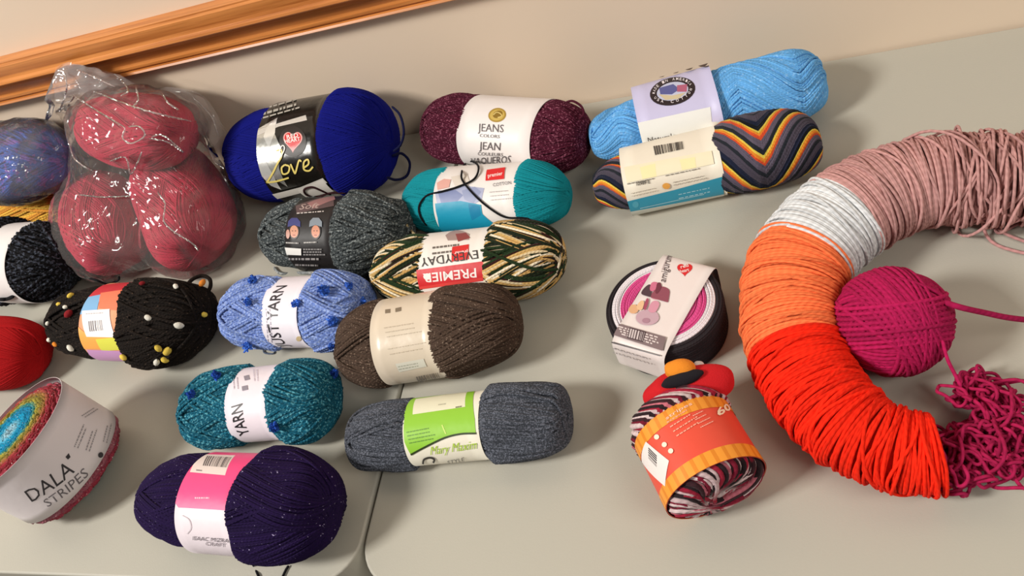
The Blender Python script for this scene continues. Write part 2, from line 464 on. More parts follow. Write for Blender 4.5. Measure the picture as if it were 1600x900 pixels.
def plain(name, col, rough=.6, nscale=300, bump=.15, dist=.0005, mott=.04, spec=.4, mscale=6):
    m, nt, b = newmat(name); tc = nd(nt, 'ShaderNodeTexCoord')
    n1 = nd(nt, 'ShaderNodeTexNoise', i_Scale=float(mscale), i_Detail=4.0); nt.links.new(tc.outputs['Object'], n1.inputs['Vector'])
    c = lin(col); d = tuple(x*(1-mott*2) for x in c[:3])+(1,)
    nt.links.new(mixc(nt, n1.outputs[0], c, d), b.inputs['Base Color'])
    n2 = nd(nt, 'ShaderNodeTexNoise', i_Scale=float(nscale), i_Detail=3.0); nt.links.new(tc.outputs['Object'], n2.inputs['Vector'])
    bu = nd(nt, 'ShaderNodeBump', i_Strength=bump, i_Distance=dist); nt.links.new(n2.outputs[0], bu.inputs['Height']); nt.links.new(bu.outputs[0], b.inputs['Normal'])
    b.inputs['Roughness'].default_value = rough; b.inputs['Specular IOR Level'].default_value = spec
    return m
m_wall = plain('painted_wall', 'e6d2bb', .75, 120, .12, .0006, .02)
m_table = plain('table_plastic', 'b4b1a5', .42, 500, .25, .0004, .02, .45)
m_floor = plain('floor_carpet', '6b5f52', .95, 700, .6, .002, .1)
m_steel = plain('grey_steel', '6f7072', .4, 50, .05)
tag(box_mesh('wall_back', -2.6, 2.2, YW, YW+.1, 0, 2.6, m_wall), kind='structure')
tag(box_mesh('floor', -2.6, 2.2, -1.2, YW, -.05, 0, m_floor), kind='structure')

def oak():
    m, nt, b = newmat('oak_varnish'); L = nt.links.new; tc = nd(nt, 'ShaderNodeTexCoord')
    mp = nd(nt, 'ShaderNodeMapping'); mp.inputs['Scale'].default_value = (3, 90, 90); L(tc.outputs['Object'], mp.inputs[0])
    n = nd(nt, 'ShaderNodeTexNoise', i_Scale=1.6, i_Detail=6.0, i_Roughness=.6, i_Distortion=.3); L(mp.outputs[0], n.inputs['Vector'])
    cr = nd(nt, 'ShaderNodeValToRGB'); L(n.outputs[0], cr.inputs[0]); e = cr.color_ramp.elements
    e[0].position = .3; e[0].color = lin('a8622a'); e[1].position = .62; e[1].color = lin('d68c4a')
    L(cr.outputs[0], b.inputs['Base Color']); b.inputs['Roughness'].default_value = .3
    bu = nd(nt, 'ShaderNodeBump', i_Strength=.15, i_Distance=.0005); L(n.outputs[0], bu.inputs['Height']); L(bu.outputs[0], b.inputs['Normal'])
    return m
# chair rail: a moulded profile run along the wall
def chair_rail():
    z0 = .187; z1 = .254; h = z1-z0
    pr = [(0, 0), (.009, 0), (.012, .02), (.0135, .05), (.012, .085), (.009, .1), (.009, .13), (.0115, .145), (.0115, .2), (.008, .23), (.008, .38),
          (.010, .46), (.015, .52), (.0215, .555), (.0235, .59), (.0225, .63), (.0195, .66), (.0185, .72), (.0195, .9), (.0195, .94), (.0165, .97), (.0165, 1.0), (0, 1.0)]
    V = []; Fc = []
    for x in (-2.6, 2.2):
        for d, t in pr: V.append((x, YW-d*1.15, TZ+z0+t*h))
    n = len(pr)
    for i in range(n-1): Fc.append((i, n+i, n+i+1, i+1))
    Fc += [tuple(range(n)), tuple(range(2*n-1, n-1, -1))]
    me = bpy.data.meshes.new('trim_1'); me.from_pydata(V, [], Fc); me.materials.append(oak())
    return tag(link('trim_1', me), kind='structure')
chair_rail()

# two folding tables pushed together against the wall
XS = P(610, 673)[0]; FY = P(566, 868)[1]-.028
def table(x0, x1, label):
    t = empty('folding_table', ((x0+x1)/2, (FY+YW)/2, 0), label, 'table', 'folding tables pushed together')
    box_mesh('tabletop', x0, x1, FY, YW-.003, TZ-.045, TZ, m_table, t, bev=.0025, vbev=.045)
    for sx in (x0+.22, x1-.22):
        for sy in (FY+.08, YW-.09):
            acc = Acc(); pts = np.array([[sx, sy, TZ-.045], [sx, sy, .4], [sx, sy, .001]])
            tubes(acc, pts[None], np.tile([1., 0, 0], (1, 3, 1)), .0125, False, 10); acc.build('leg', m_steel, t)
        acc = Acc(); pts = np.array([[sx, FY+.08, .12], [sx, .5, .12], [sx, YW-.09, .12]])
        tubes(acc, pts[None], np.tile([1., 0, 0], (1, 3, 1)), .010, False, 10); acc.build('crossbar', m_steel, t)
    return t
table(XS-1.52, XS-.0017, 'beige plastic folding table under the left half of the yarn, left of the seam')
table(XS+.0017, XS+1.52, 'beige plastic folding table under the right half of the yarn, right of the seam')

# ================================================================== SKEINS
def skein(name, label, p0, p1, W, mat, prof, yr, N, hr=.88, p=2.6, amp=.015, seed=1, lift=0.0, z0=None, z1=None, corecol=None, layers=None, group='yarn skeins laid out on the folding tables', cat='yarn', band=None, sh=.014, **kw):
    f = frame(p0, p1, W, hr, z0, z1, lift); f.L2 *= .97; f.W2 *= 1.03; f.H2 *= 1.03; cap = None
    if band:
        f.band = b = Band(f, band[0], band[1], band[2], band[3], band[4], rough=band[5] if len(band) > 5 else .45)
        cap = (b.a0, b.a1, band[2]-(yr*2.9)/f.H2, sh)
    body(f, prof, p, amp, seed, cap=cap)
    t = root(name, f, label, cat, group)
    acc = Acc(); core(acc, f, yr*1.1, corecol)
    wind(acc, f, yr, int(N*.6), seed=seed+50, tw=.5, grp=N, base=-yr*1.0, colfn=kw.get('colfn'), rise=.6)
    wind(acc, f, yr, N, seed=seed, **kw)
    for i, l in enumerate(layers or []): wind(acc, f, yr, seed=seed+9+i, **l)
    acc.build('wound_yarn', mat, t); f.root = t; return f

# --- royal blue skein
f = skein('yarn_skein', 'large royal blue yarn skein with a black and silver band and a red heart', (367, 250), (611, 214), 176,
    yarn_mat('royal_blue_yarn', '040d74', twist=200, var=.1, depth=.15, sheen=.1), [(-1, .9), (-.5, .93), (-.42, .88), (-.08, .88), (0, 1), (1, 1.02)], .0008, 270, p=3.0, tw=1.0, grp=90, n=90, seed=3, jit=.006, band=((402, 245), (500, 225), .93, 2, '14120f', .22))
b = f.band
S1 = ('b8b8b4', .25, .6)
b.poly([(398, 205), (432, 185), (428, 205), (440, 232), (436, 262), (450, 292), (410, 262), (398, 235)], 'c4c4be', .22, .75)
b.poly([(396, 207), (412, 200), (478, 180), (480, 188), (436, 198), (398, 214)], 'cfcbc4', .3, .3)
b.poly([(418, 198), (434, 184), (430, 208), (421, 232), (412, 214)], 'e6e6e2', .2, .6)
b.poly([(400, 250), (414, 246), (428, 274), (440, 296), (424, 290), (404, 268)], 'dcdcd8', .2, .6)
b.ell((458, 221), 21, 24, '231c17', rot=-.1)
hp = lambda cx, cy, s, sy=None: [(cx+s*.062*16*math.sin(t)**3, cy-(sy or s)*.062*(13*math.cos(t)-5*math.cos(2*t)-2*math.cos(3*t)-math.cos(4*t))) for t in np.linspace(0, 2*np.pi, 40, endpoint=False)]
b.poly(hp(458, 220, 15, 18), 'e8a09a'); b.poly(hp(458, 220, 13, 16), 'c8161c', .35)
b.text('RED', (449, 217), (467, 214), 6, 'f6efe8', .01); b.text('HEART', (446, 224), (470, 220), 6, 'f6efe8', .01)
for i, y in enumerate((176, 169, 183)): b.lines((401, y+4), (478, y-18), 1, 0, 1, 3.6 if i == 0 else 2.2, 'b6b2a8', seed=i+3)
for i in range(4): b.ell((415+i*18, 161-i*4.5), 6, 2.6, 'd8d4cc', rot=-.25)
G = 'd8c46a'
b.line([(432, 236), (440, 234), (441, 244), (434, 256), (428, 268), (420, 281), (418, 284), (430, 283), (442, 280), (452, 277)], 2.6, G, True)
b.line([(446, 257), (441, 262), (443, 271), (451, 269), (453, 260), (446, 257)], 2.6, G, True)
b.line([(455, 256), (461, 269), (463, 268), (468, 251), (472, 252)], 2.6, G, True)
b.line([(475, 262), (483, 256), (482, 249), (476, 253), (476, 264), (484, 266), (490, 260)], 2.6, G, True)
b.line([(440, 246), (446, 232), (442, 228), (436, 240)], 1.6, 'e8e4d8', True)
b.poly([(422, 303), (470, 291), (505, 277), (512, 284), (474, 299), (426, 311)], 'cdc8c0', .4)
b.poly([(466, 296), (505, 279), (522, 297), (480, 307)], 'dcd6ce', .4)
b.build('paper_band', f.root)
BLUE = f

# --- burgundy marled skein
f = skein('yarn_skein', 'burgundy flecked yarn skein with a white band reading JEANS, against the wall', (669, 198), (918, 219), 123,
    yarn_mat('burgundy_yarn', '4c1228', '8a4c60', .4, 420, 300, .4, .35), [(-1, 1), (-.6, 1), (-.45, .93), (.2, .93), (.4, 1), (1, .98)], .0009, 220, p=3.2, tw=1.6, grp=9, seed=5, band=((713, 212), (828, 214), .955, 2, 'e9e2df'))
b = f.band
b.ell((777, 180), 14, 11, 'a98a3a', rot=-.2); b.ell((777, 180), 11.5, 8.5, 'c8ab58', rot=-.2); b.ell((778, 179), 8, 5.5, '8a6c26', rot=-.4)
b.line([(771, 180), (776, 176), (782, 178), (784, 182), (778, 184)], 1.5, 'd9c27a', True)
g = '5a5456'
b.text('JEANS', (747, 205), (787, 207), 12, g); b.text('COLORS', (750, 214), (781, 216), 5, g)
b.text('JEAN', (749, 233), (782, 235), 12, g); b.text('COULEURS', (747, 242), (786, 244), 5, g)
b.text('VAQUEROS', (737, 255), (798, 254), 10, g)
b.build('paper_band', f.root); JEANS = f

# --- turquoise skein
f = skein('yarn_skein', 'turquoise yarn skein with a white picture band, just below the burgundy one', (632, 316), (891, 303), 116,
    yarn_mat('turquoise_yarn', '0b8894', twist=260, var=.18, depth=.2), [(-1, .9), (-.5, .93), (-.4, .9), (.2, .9), (.4, 1), (1, 1)], .0008, 240, p=2.9, tw=1.3, grp=40, seed=8, amp=.02, jit=.012, band=((677, 305), (806, 300), .94, 2, 'e6e0dc'))
b = f.band
b.poly([(680, 300), (700, 296), (722, 290), (757, 294), (753, 312), (740, 320), (684, 322)], 'a6abc6')
b.poly([(684, 298), (712, 297), (724, 305), (712, 318), (690, 318)], '7c86ae')
b.poly([(722, 298), (742, 292), (752, 300), (740, 318), (726, 312)], '8f97b8')
b.poly([(680, 318), (720, 314), (752, 320), (754, 334), (774, 350), (755, 360), (690, 362), (684, 340)], '1593b4')
b.poly([(732, 318), (750, 322), (752, 336), (738, 344)], '0d7ea6')
b.poly([(683, 286), (694, 280), (705, 281), (702, 293), (684, 297)], 'd9a59a')
b.poly([(705, 277), (730, 272), (734, 284), (712, 292)], 'd8cfc4')
b.poly([(761, 266), (790, 262), (788, 280), (759, 283)], 'd8282c'); b.text('premier', (763, 278), (786, 274), 5.5, 'f4ece8', .01)
b.text('COTTON', (771, 292), (799, 288), 5, '6a6a70'); b.lines((765, 300), (800, 297), 3, 1, 6, 1.2, 'b9b4b4')
b.build('paper_band', f.root); TEAL = f

# --- camouflage skein
f = skein('yarn_skein', 'green, tan and brown camouflage yarn skein with an upside-down PREMIER EVERYDAY band', (587, 427), (880, 400), 122,
    yarn_mat('camouflage_yarn', twist=240, var=.3), [(-1, .95), (-.55, .95), (-.45, .9), (.1, .9), (.3, 1), (1, 1.02)], .0017, 118, p=2.9, tw=2.3, grp=13, seed=11, amp=.02, jit=.05, corecol=lin('2a2418')[:3],
    colfn=palfn([('1f3318', 3.6), ('3a1a16', .8), ('d8c49c', 1.4), ('cda868', 2.4), ('2a1a14', .8), ('e2d6bc', 1.6), ('c8a060', 1.2), ('1a2412', 2.2)], 13), band=((651, 412), (757, 396), .935, 2, 'e8e1da'))
b = f.band
b.poly([(696, 368), (712, 360), (734, 366), (733, 375), (700, 376)], 'a58d88'); b.poly([(712, 366), (728, 364), (735, 372), (716, 378)], '8c4444')
b.lines((676, 386), (727, 380), 2, -.4, 9, 3, '6a625c')
b.poly([(707, 386), (733, 382), (733, 405), (706, 409)], 'cf2a28'); b.text('premier', (731, 391), (710, 394), 5, 'f0e6e0', .01)
b.text('EVERYDAY', (746, 391), (657, 404), 13.5, '33302e')
b.poly([(651, 422), (757, 408), (757, 434), (653, 449)], 'c9242b'); b.text('PREMIER', (744, 419), (661, 428), 14, 'f1e4e0', .012)
b.ell((668, 432), 6, 5, 'f1e4e0')
b.poly([(653, 448), (757, 433), (757, 438), (654, 452)], 'd8423f')
b.build('paper_band', f.root); CAMO = f

# --- charcoal skein with hats on its band
f = skein('yarn_skein', 'charcoal heather yarn skein with a black band showing two knitted hats', (420, 368), (636, 362), 130,
    yarn_mat('charcoal_yarn', '3e4446', '7c8282', .45, 420, 260, .7, .5), [(-1, .9), (-.5, .9), (-.45, .87), (0, .87), (.2, 1), (1, .98)], .0017, 104, p=3.0, tw=1.4, grp=9, seed=13, amp=.03, jit=.09, band=((445, 368), (517, 366), .92, 2, '1d1a1b', .5))
b = f.band
b.poly([(462, 322), (524, 304), (522, 322), (464, 334)], '5c4a4c'); b.poly([(480, 318), (522, 300), (524, 312), (490, 326)], '9a7070')
b.text('Soft', (468, 328), (500, 325), 8, 'b8a49c', shear=.4); b.lines((464, 333), (516, 329), 1, 0, 5, 1.6, 'c8c0bc')
for cx, hatc, skin in ((460, '3c3f78', 'c88c70'), (494, '7f8892', 'c9866a')):
    b.ell((cx, 361), 8, 13, '2a1c18'); b.ell((cx, 362), 6.5, 9.5, skin)
    b.poly([(cx-10, 355), (cx-9, 346), (cx-4, 341), (cx+5, 341), (cx+10, 347), (cx+10, 355), (cx, 352)], hatc)
    b.ell((cx-2.3, 361), 1, .7, '3a2018'); b.ell((cx+2.3, 361), 1, .7, '3a2018'); b.ell((cx, 367.5), 2.2, .8, '9a4038')
b.ell((451, 366), 3, 7, 'b98474')
b.lines((448, 378), (472, 379), 1, 0, 3, 2, 'b8b4b0'); b.lines((476, 378), (500, 377), 1, 0, 3, 2, 'b8b4b0')
b.poly([(444, 386), (472, 388), (472, 398), (444, 397)], 'e4e2de'); b.lines((475, 388), (510, 388), 3, 0, 4, 2, '8b8888')
b.lines((452, 402), (510, 402), 1, 0, 4, 3, '9a9696', 4); b.lines((462, 411), (506, 412), 1, 0, 4, 2.4, '9a9696', 8)
b.build('paper_band', f.root); CHAR = f

# --- just yarn
f = skein('yarn_skein', 'pale blue nubby yarn skein with darker tufts and a white band reading JUST YARN', (366, 490), (572, 484), 118,
    yarn_mat('pale_blue_yarn', '7088c8', '9cb0e0', .5, 420, 230, .7, .35), [(-1, 1), (-.6, .98), (-.4, .95), (-.1, .95), (.1, 1), (1, 1)], .0017, 104, p=4.2, tw=2.0, grp=9, seed=17, amp=.02, jit=.05, band=((407, 490), (463, 490), .965, 2, 'e9e3ec'))
b = f.band
b.text('JUST YARN', (452, 541), (449, 446), 16, '26222a', .012)
b.lines((418, 535), (414, 470), 2, 6, 0, 1.4, 'c2bccb'); b.ell((467, 529), 4, 4, 'cdb78c')
b.build('paper_band', f.root); JUST = f
def tuft(px, py, f, mat, r=.006, seed=0, name='tuft'):
    h, n = hit(px, py); rr = np.random.default_rng(seed+900); K = 60
    d = rr.normal(size=(K, 3)); d /= np.linalg.norm(d, axis=1, keepdims=True); d += n*.5
    t = np.linspace(0, 1, 5)[None, :, None]
    Pt = h+n*(r*.25+.003)+d[:, None]*t*r*(rr.random((K, 1, 1))*.5+.45)+rr.normal(size=(K, 5, 3))*r*.16
    acc = Acc(); tubes(acc, Pt, np.tile(rr.normal(size=(K, 1, 3)), (1, 5, 1)), .0011, False, 5, rnd=rr.random(K)); return acc.build(name, mat, f.root)
m_tuft = yarn_mat('blue_tuft', '4374d8', var=.6, depth=.2)
for i, (x, y, r) in enumerate([(398, 444, .007), (390, 534, .008), (392, 474, .006), (509, 458, .009), (544, 452, .006), (524, 500, .008), (468, 476, .006), (520, 535, .005), (560, 470, .005)]):
    tuft(x, y, f, m_tuft, r*.8, i)

# --- brown tweed skein
f = skein('yarn_skein', 'brown tweed yarn skein with a plain cream band', (533, 546), (812, 501), 146,
    yarn_mat('brown_tweed_yarn', '4a3a30', '8c7868', .25, 500, 260, .5, .3), [(-1, .98), (-.6, .96), (-.5, .92), (-.1, .92), (.05, 1), (1, 1)], .0014, 140, p=2.9, tw=1.7, grp=22, seed=19, amp=.02, jit=.04, band=((578, 535), (674, 515), .95, 2, 'd6c8b4', .3))
b = f.band
b.poly([(602, 484), (610, 483), (610, 489), (602, 490)], '7e705e'); b.poly([(618, 482), (627, 480), (627, 486), (618, 488)], '7e705e')
b.lines((600, 512), (656, 503), 3, 2, 7, 1.3, 'bcae9a'); b.lines((606, 545), (668, 534), 2, 3, 8, 1.2, 'bcae9a', 6)
b.poly([(618, 568), (662, 560), (667, 572), (624, 581)], 'd5d2c4'); b.lines((622, 572), (660, 565), 2, 1, 4, 1.6, 'a8a898')
b.bars((650, 588), (684, 581), (688, 589), (655, 596), 16, '857c74')
b.build('paper_band', f.root); BROWN = f

# --- small teal skein
f = skein('yarn_skein', 'small teal and white flecked yarn skein with a white band reading YARN', (303, 640), (519, 620), 122,
    yarn_mat('teal_fleck_yarn', '0f5a72', '5ca4b4', .42, 420, 230, .8, .4), [(-1, 1), (-.6, .98), (-.4, .95), (.05, .95), (.2, 1), (1, 1)], .0017, 104, p=4.0, tw=2.0, grp=9, seed=23, amp=.025, jit=.05, band=((350, 635), (414, 625), .96, 2, 'e6dde6'))
b = f.band
b.text('YARN', (391, 678), (379, 630), 17, '1c181c', .012)
b.poly([(381, 588), (389, 586), (391, 593), (383, 595)], '8a8490'); b.poly([(378, 604), (387, 602), (388, 609), (379, 611)], '8a8490')
b.lines((364, 590), (366, 612), 2, 6, 0, 1.4, 'a8a0ac'); b.lines((396, 578), (398, 600), 2, 5, 0, 1.2, 'b8b0bc')
b.build('paper_band', f.root); STEAL = f
m_tuft2 = yarn_mat('deep_blue_tuft', '2450b0', var=.6, depth=.2)
for i, (x, y, r) in enumerate([(342, 594, .007), (305, 620, .007), (432, 662, .007), (515, 588, .006)]): tuft(x, y, f, m_tuft2, r*.8, i+20)

# --- purple skein
f = skein('yarn_skein', 'large dark purple sparkly yarn skein with a pink and white band', (232, 779), (525, 795), 171,
    yarn_mat('purple_yarn', '1b0738', 'a89cc0', .06, 420, 260, .5, .35, sheen=.08), [(-1, .88), (-.5, .88), (-.42, .84), (-.1, .84), (.1, 1), (1, 1.02)], .0011, 200, p=2.9, tw=1.6, grp=26, seed=29, amp=.02, jit=.02, band=((277, 775), (361, 780), .9, 2, 'e9dde4'))
b = f.band
b.poly([(260, 690), (420, 690), (375, 800), (362, 798), (279, 793), (270, 780)], 'f04a86')
b.poly([(316, 710), (368, 712), (352, 743), (297, 738)], 'e6d9d4'); b.bars((324, 713), (364, 715), (355, 731), (317, 728), 22, '5a5254'); b.lines((307, 734), (318, 735), 1, 0, 3, 2, '8a8084')
b.lines((305, 777), (333, 777), 1, 0, 4, 2.4, 'f8b8cc'); b.line([(285, 805), (296, 812), (299, 825), (293, 834)], 1.2, 'c9c0c6', True)
b.text('ISAAC MIZRAHI', (302, 843), (366, 848), 6, '6e666c'); b.text('CRAFT', (322, 851), (353, 854), 5.5, '8a8288')
b.build('paper_band', f.root); PURP = f

# --- charcoal tubular skein
f = skein('yarn_skein', 'long slate grey yarn skein with a lime green and white band', (552, 685), (889, 650), 114,
    yarn_mat('slate_yarn', '3e424a', '686c78', .55, 700, 200, .3, .25, fuzz=.9), [(-1, .95), (-.6, .95), (-.5, .9), (.15, .9), (.3, 1), (1, 1)], .0015, 130, p=4.6, tw=1.0, grp=60, seed=31, amp=.02, jit=.06, band=((629, 672), (747, 655), .93, 2, 'e9e3d2'))
b = f.band
b.poly([(634, 622), (646, 616), (742, 600), (742, 655), (744, 678), (720, 679), (695, 685), (642, 710), (632, 690), (632, 655)], '8fc63a')
b.poly([(650, 624), (731, 610), (727, 636), (645, 648)], 'e4e2c8'); b.lines((685, 632), (700, 630), 1, 0, 4, 2, 'b8b6a0'); b.lines((712, 636), (724, 634), 1, 0, 4, 2, '7a7860')
b.line([(691, 664), (697, 678)], 2, 'c8e070'); b.lines((635, 675), (678, 667), 4, 1.5, 5.5, 1.6, '5c8a28')
b.line([(642, 710), (665, 698), (695, 684), (720, 678), (744, 677)], 3, '2c3a16', True)
Y = 'a8c83c'
b.text('Mary Maxim', (673, 710), (746, 700), 13, Y, shear=.35)
b.line([(661, 724), (663, 717), (672, 714), (679, 717), (677, 722)], 3, '33302c', True); b.text('STYLE', (700, 723), (726, 719), 5, '5a564e')
b.build('paper_band', f.root); SLATE = f

# --- pale blue cotton skein at the wall
f = skein('yarn_skein', 'sky blue cotton yarn skein with a lavender band and round badge, nearest the wall', (922, 222), (1290, 122), 114,
    yarn_mat('sky_blue_cotton', '68aee8', '8cc4f4', .3, 300, 260, .5, .25), [(-1, .8), (-.85, .78), (-.5, .82), (-.4, .92), (.1, .92), (.25, 1), (1, 1.05)], .0015, 130, p=3.6, tw=.6, grp=40, zig=(-.8, 1.0, .28), seed=37, amp=.03, jit=.04, band=((992, 172), (1121, 146), 1.12, 2.6, 'c6c2e2'))
b = f.band
b.poly([(992, 193), (1110, 167), (1112, 190), (1128, 190), (1130, 215), (1000, 240)], 'e6e6e2')
b.ell((1051, 143), 36, 21.5, '2c2226', rot=-.22); b.ell((1051, 143), 25, 14, 'c0c4dc', rot=-.22)
b.poly([(1030, 138), (1052, 132), (1062, 140), (1050, 148), (1032, 148)], '5a5e96'); b.poly([(1058, 134), (1074, 132), (1073, 144), (1058, 144)], 'b0607a'); b.poly([(1029, 148), (1050, 150), (1072, 145), (1060, 155), (1040, 157)], 'cbbd9c')
def ring_text(b, txt, c, rx, ry, rot, a0, a1, h, col):
    for i, ch in enumerate(txt):
        if ch == ' ': continue
        t = a0+(a1-a0)*i/(len(txt)-1); e = .07*(1 if a1 > a0 else -1)
        q = [(c[0]+rx*math.cos(x)*math.cos(rot)-ry*math.sin(x)*math.sin(rot), c[1]+rx*math.cos(x)*math.sin(rot)+ry*math.sin(x)*math.cos(rot)) for x in (t-e, t+e)]
        b.text(ch, q[0], q[1], h, col, .01)
ring_text(b, 'MADE IN AMERICA', (1051, 143), 28, 15.5, -.22, math.radians(190), math.radians(350), 4.2, 'e8e0e4')
ring_text(b, 'USA COTTON', (1051, 143), 32, 19, -.22, math.radians(160), math.radians(20), 4.2, 'e8e0e4')
for c in ((1009, 124), (1034, 119), (1056, 113), (1077, 108), (1099, 103)):
    b.line([(c[0]-8, c[1]-4), (c[0]-5, c[1]+2), (c[0]+2, c[1]+2), (c[0]+7, c[1]-3)], 4.4, '3a2420', True)
b.text('Natural', (1013, 222), (1050, 215), 8, '4a4644', .01); b.lines((1052, 211), (1122, 195), 2, .6, 5, 1.6, '8c8a86')
b.build('paper_band', f.root); SKY = f

# --- variegated sock yarn
f = skein('yarn_skein', 'sock yarn skein striped grey, navy, orange and yellow with a cream and teal label', (926, 296), (1284, 214), 112,
    yarn_mat('sock_yarn', twist=300, var=.25, depth=.35), [(-1, .8), (-.8, .85), (-.5, .92), (-.4, .9), (.1, .9), (.3, 1.1), (1, 1.12)], .0010, 230, p=3.2, tw=.3, grp=999, zig=(.95, .95, .50), seed=41, amp=.012, jit=.004, hr=.85, corecol=lin('3a3a44')[:3],
    colfn=palfn([('4c4654', 5), ('1a2036', 3), ('101418', 2), ('d8c04c', 1.4), ('e08a2c', 1.6), ('d2502c', 1.6), ('5c5464', 4), ('20242c', 2)], 46), band=((974, 290), (1128, 255), .93, 2.8, 'e9e1d0'))
b = f.band
b.poly([(978, 315), (1052, 297), (1128, 276), (1131, 303), (1060, 318), (982, 331)], '2f96b4')
b.poly([(982, 331), (1132, 303), (1134, 320), (986, 345)], 'd4d6cc')
b.lines((1060, 303), (1120, 290), 2, .5, 6, 1.4, 'a4d2de'); b.ell((993, 319), 5, 5, '4fa8c0', rot=0); b.line([(1000, 325), (1100, 303)], 1, 'a4d2de')
b.bars((1021, 229), (1068, 221), (1070, 233), (1024, 243), 22, '4e4a46')
b.poly([(975, 262), (1112, 236), (1116, 256), (980, 286)], 'ebe2c4'); b.poly([(1000, 262), (1024, 256), (1026, 276), (1004, 280)], 'f0e4b0'); b.poly([(1062, 250), (1086, 246), (1088, 262), (1066, 266)], 'f0e4b0')
b.lines((1040, 274), (1106, 260), 1, 0, 4, 1.4, '7a746a'); b.lines((980, 287), (1028, 277), 1, 0, 4, 1.4, '7a746a', 5); b.text('10989 E', (995, 290), (1016, 286), 5, '3a3632', .015)
b.lines((1052, 284), (1112, 271), 2, .6, 4, 1, 'a49c90', 8); b.ell((1041, 290), 6, 4.6, 'e2a24c'); b.lines((986, 301), (1030, 291), 2, 1, 4, 1, 'c8bfae', 9)
b.lines((1000, 338), (1110, 315), 1, 0, 4, 1.6, '9a988e', 12)
b.build('paper_label', f.root); SOCK = f

# --- dark brown nubby skein
f = skein('yarn_skein', 'dark brown yarn skein with coloured slubs, rainbow band and white barcode sticker', (92, 503), (322, 501), 138,
    yarn_mat('dark_brown_yarn', '150e0a', '44362c', .22, 400, 240, .7, .6, sheen=.05), [(-1, .84), (-.5, .86), (-.42, .82), (-.2, .84), (0, 1), (1, 1.02)], .0018, 100, p=2.9, tw=1.5, grp=14, seed=43, amp=.025, jit=.06, band=((123, 507), (182, 503), .9, 2, 'e8a27c'))
b = f.band
b.poly([(128, 455), (165, 445), (215, 440), (215, 456), (140, 466)], 'c8303c')
b.poly([(130, 466), (160, 460), (152, 486), (124, 492)], '7cb0dc'); b.poly([(158, 458), (200, 452), (190, 486), (155, 482)], 'ec7c5c')
b.poly([(122, 510), (140, 525), (186, 528), (190, 545), (130, 545)], 'f0a850'); b.poly([(150, 530), (188, 526), (192, 546), (160, 548)], 'd8d850'); b.poly([(136, 546), (192, 548), (200, 565), (150, 562)], 'c894c8')
b.poly([(129, 486), (172, 483), (182, 527), (136, 526)], 'f2ecec'); b.bars((139, 502), (160, 500), (162, 516), (141, 518), 12, '6a6468'); b.lines((135, 490), (168, 488), 1, 0, 3, 1.4, 'b8b0b4')
b.build('paper_band', f.root); DBR = f
sl = {'y': yarn_mat('yellow_slub', 'e2c454', depth=.2), 'o': yarn_mat('orange_slub', 'dc8430', depth=.2), 'w': yarn_mat('white_slub', 'e0dcd0', depth=.2), 'r': yarn_mat('red_slub', '7c1a20', depth=.2)}
for i, (x, y, a, s, c) in enumerate([(113, 466, -1, 1, 'y'), (96, 478, 0, .8, 'y'), (106, 482, 0, .8, 'w'), (80, 505, -.3, .8, 'w'), (82, 529, .2, .9, 'w'), (91, 536, .6, .9, 'o'), (114, 541, .9, 1.1, 'w'), (111, 492, -.8, 1.3, 'r'),
        (235, 497, .4, 1.1, 'w'), (280, 508, 0, 1.3, 'w'), (315, 492, 1.2, 1, 'y'), (262, 545, -.6, 1.4, 'y'), (249, 541, 1.4, 1.1, 'y'), (258, 558, .2, 1.1, 'y'), (246, 562, -.6, 1.1, 'w'), (196, 555, .8, 1, 'y'), (274, 452, .8, .9, 'w'), (224, 447, -.3, .8, 'r')]):
    h, n = hit(x, y); e1 = np.cross(n, [math.sin(a), math.cos(a), .3]); e1 /= np.linalg.norm(e1)
    t = np.linspace(-1, 1, 7)[:, None]; p = h+n*.0042+e1*t*.0045*s; acc = Acc()
    tubes(acc, p[None], np.tile(n, (1, 7, 1)), np.sqrt(1.05-t[:, 0]**2)[None]*.0032*s, False, 8); o = acc.build('slub', sl[c], f.root)

# ================================================================== LEFT SIDE
# --- black skein by the bag
f = skein('yarn_skein', 'black bouclé yarn skein with navy flecks and white band, cut by the left frame edge'.replace('é', 'e'), (-76, 414), (106, 408), 142,
    yarn_mat('black_boucle_yarn', '0c0c10', '3f4450', .5, 260, 240, .6, .6, sheen=.05), [(-1, 1), (-.5, .92), (-.3, .88), (-.2, .9), (.1, 1), (1, 1)], .0022, 84, p=2.3, tw=1.6, grp=7, seed=47, amp=.03, jit=.1, band=((-38, 412), (7, 420), .9, 2, 'e2dedd'))
b = f.band; b.lines((-20, 430), (-16, 460), 2, 7, 0, 2, '8a8684'); b.build('paper_band', f.root); BLK = f
# --- red skein
f = skein('yarn_ball', 'plain bright red yarn ball at the left frame edge', (-92, 556), (62, 550), 112,
    yarn_mat('red_yarn', 'a0080e', twist=260, var=.1, depth=.15), [(-1, 1), (1, 1)], .0009, 230, p=2.7, tw=1.1, grp=80, seed=53, jit=.006, amp=.01)
# --- orange skein under the blue bag
f = skein('yarn_skein', 'yellow and orange yarn skein lying between the blue bag and the black skein', (-90, 342), (140, 304), 78,
    yarn_mat('orange_yellow_yarn', None, twist=200, var=.4), [(-1, 1), (1, .95)], .0019, 80, p=2.6, tw=1.8, grp=12, seed=59, amp=.03, jit=.06, corecol=lin('c87818')[:3],
    colfn=lambda t, Pt, r: np.where((((Pt-P(104, 300, .04))@Xc) > 0)[..., None]*1.0 > .5, np.array(lin('d2661c')[:3]), np.where(np.sin(t*1.7)[..., None] > -.2, np.array(lin('eab84a')[:3]), np.array(lin('e09a3c')[:3]))))
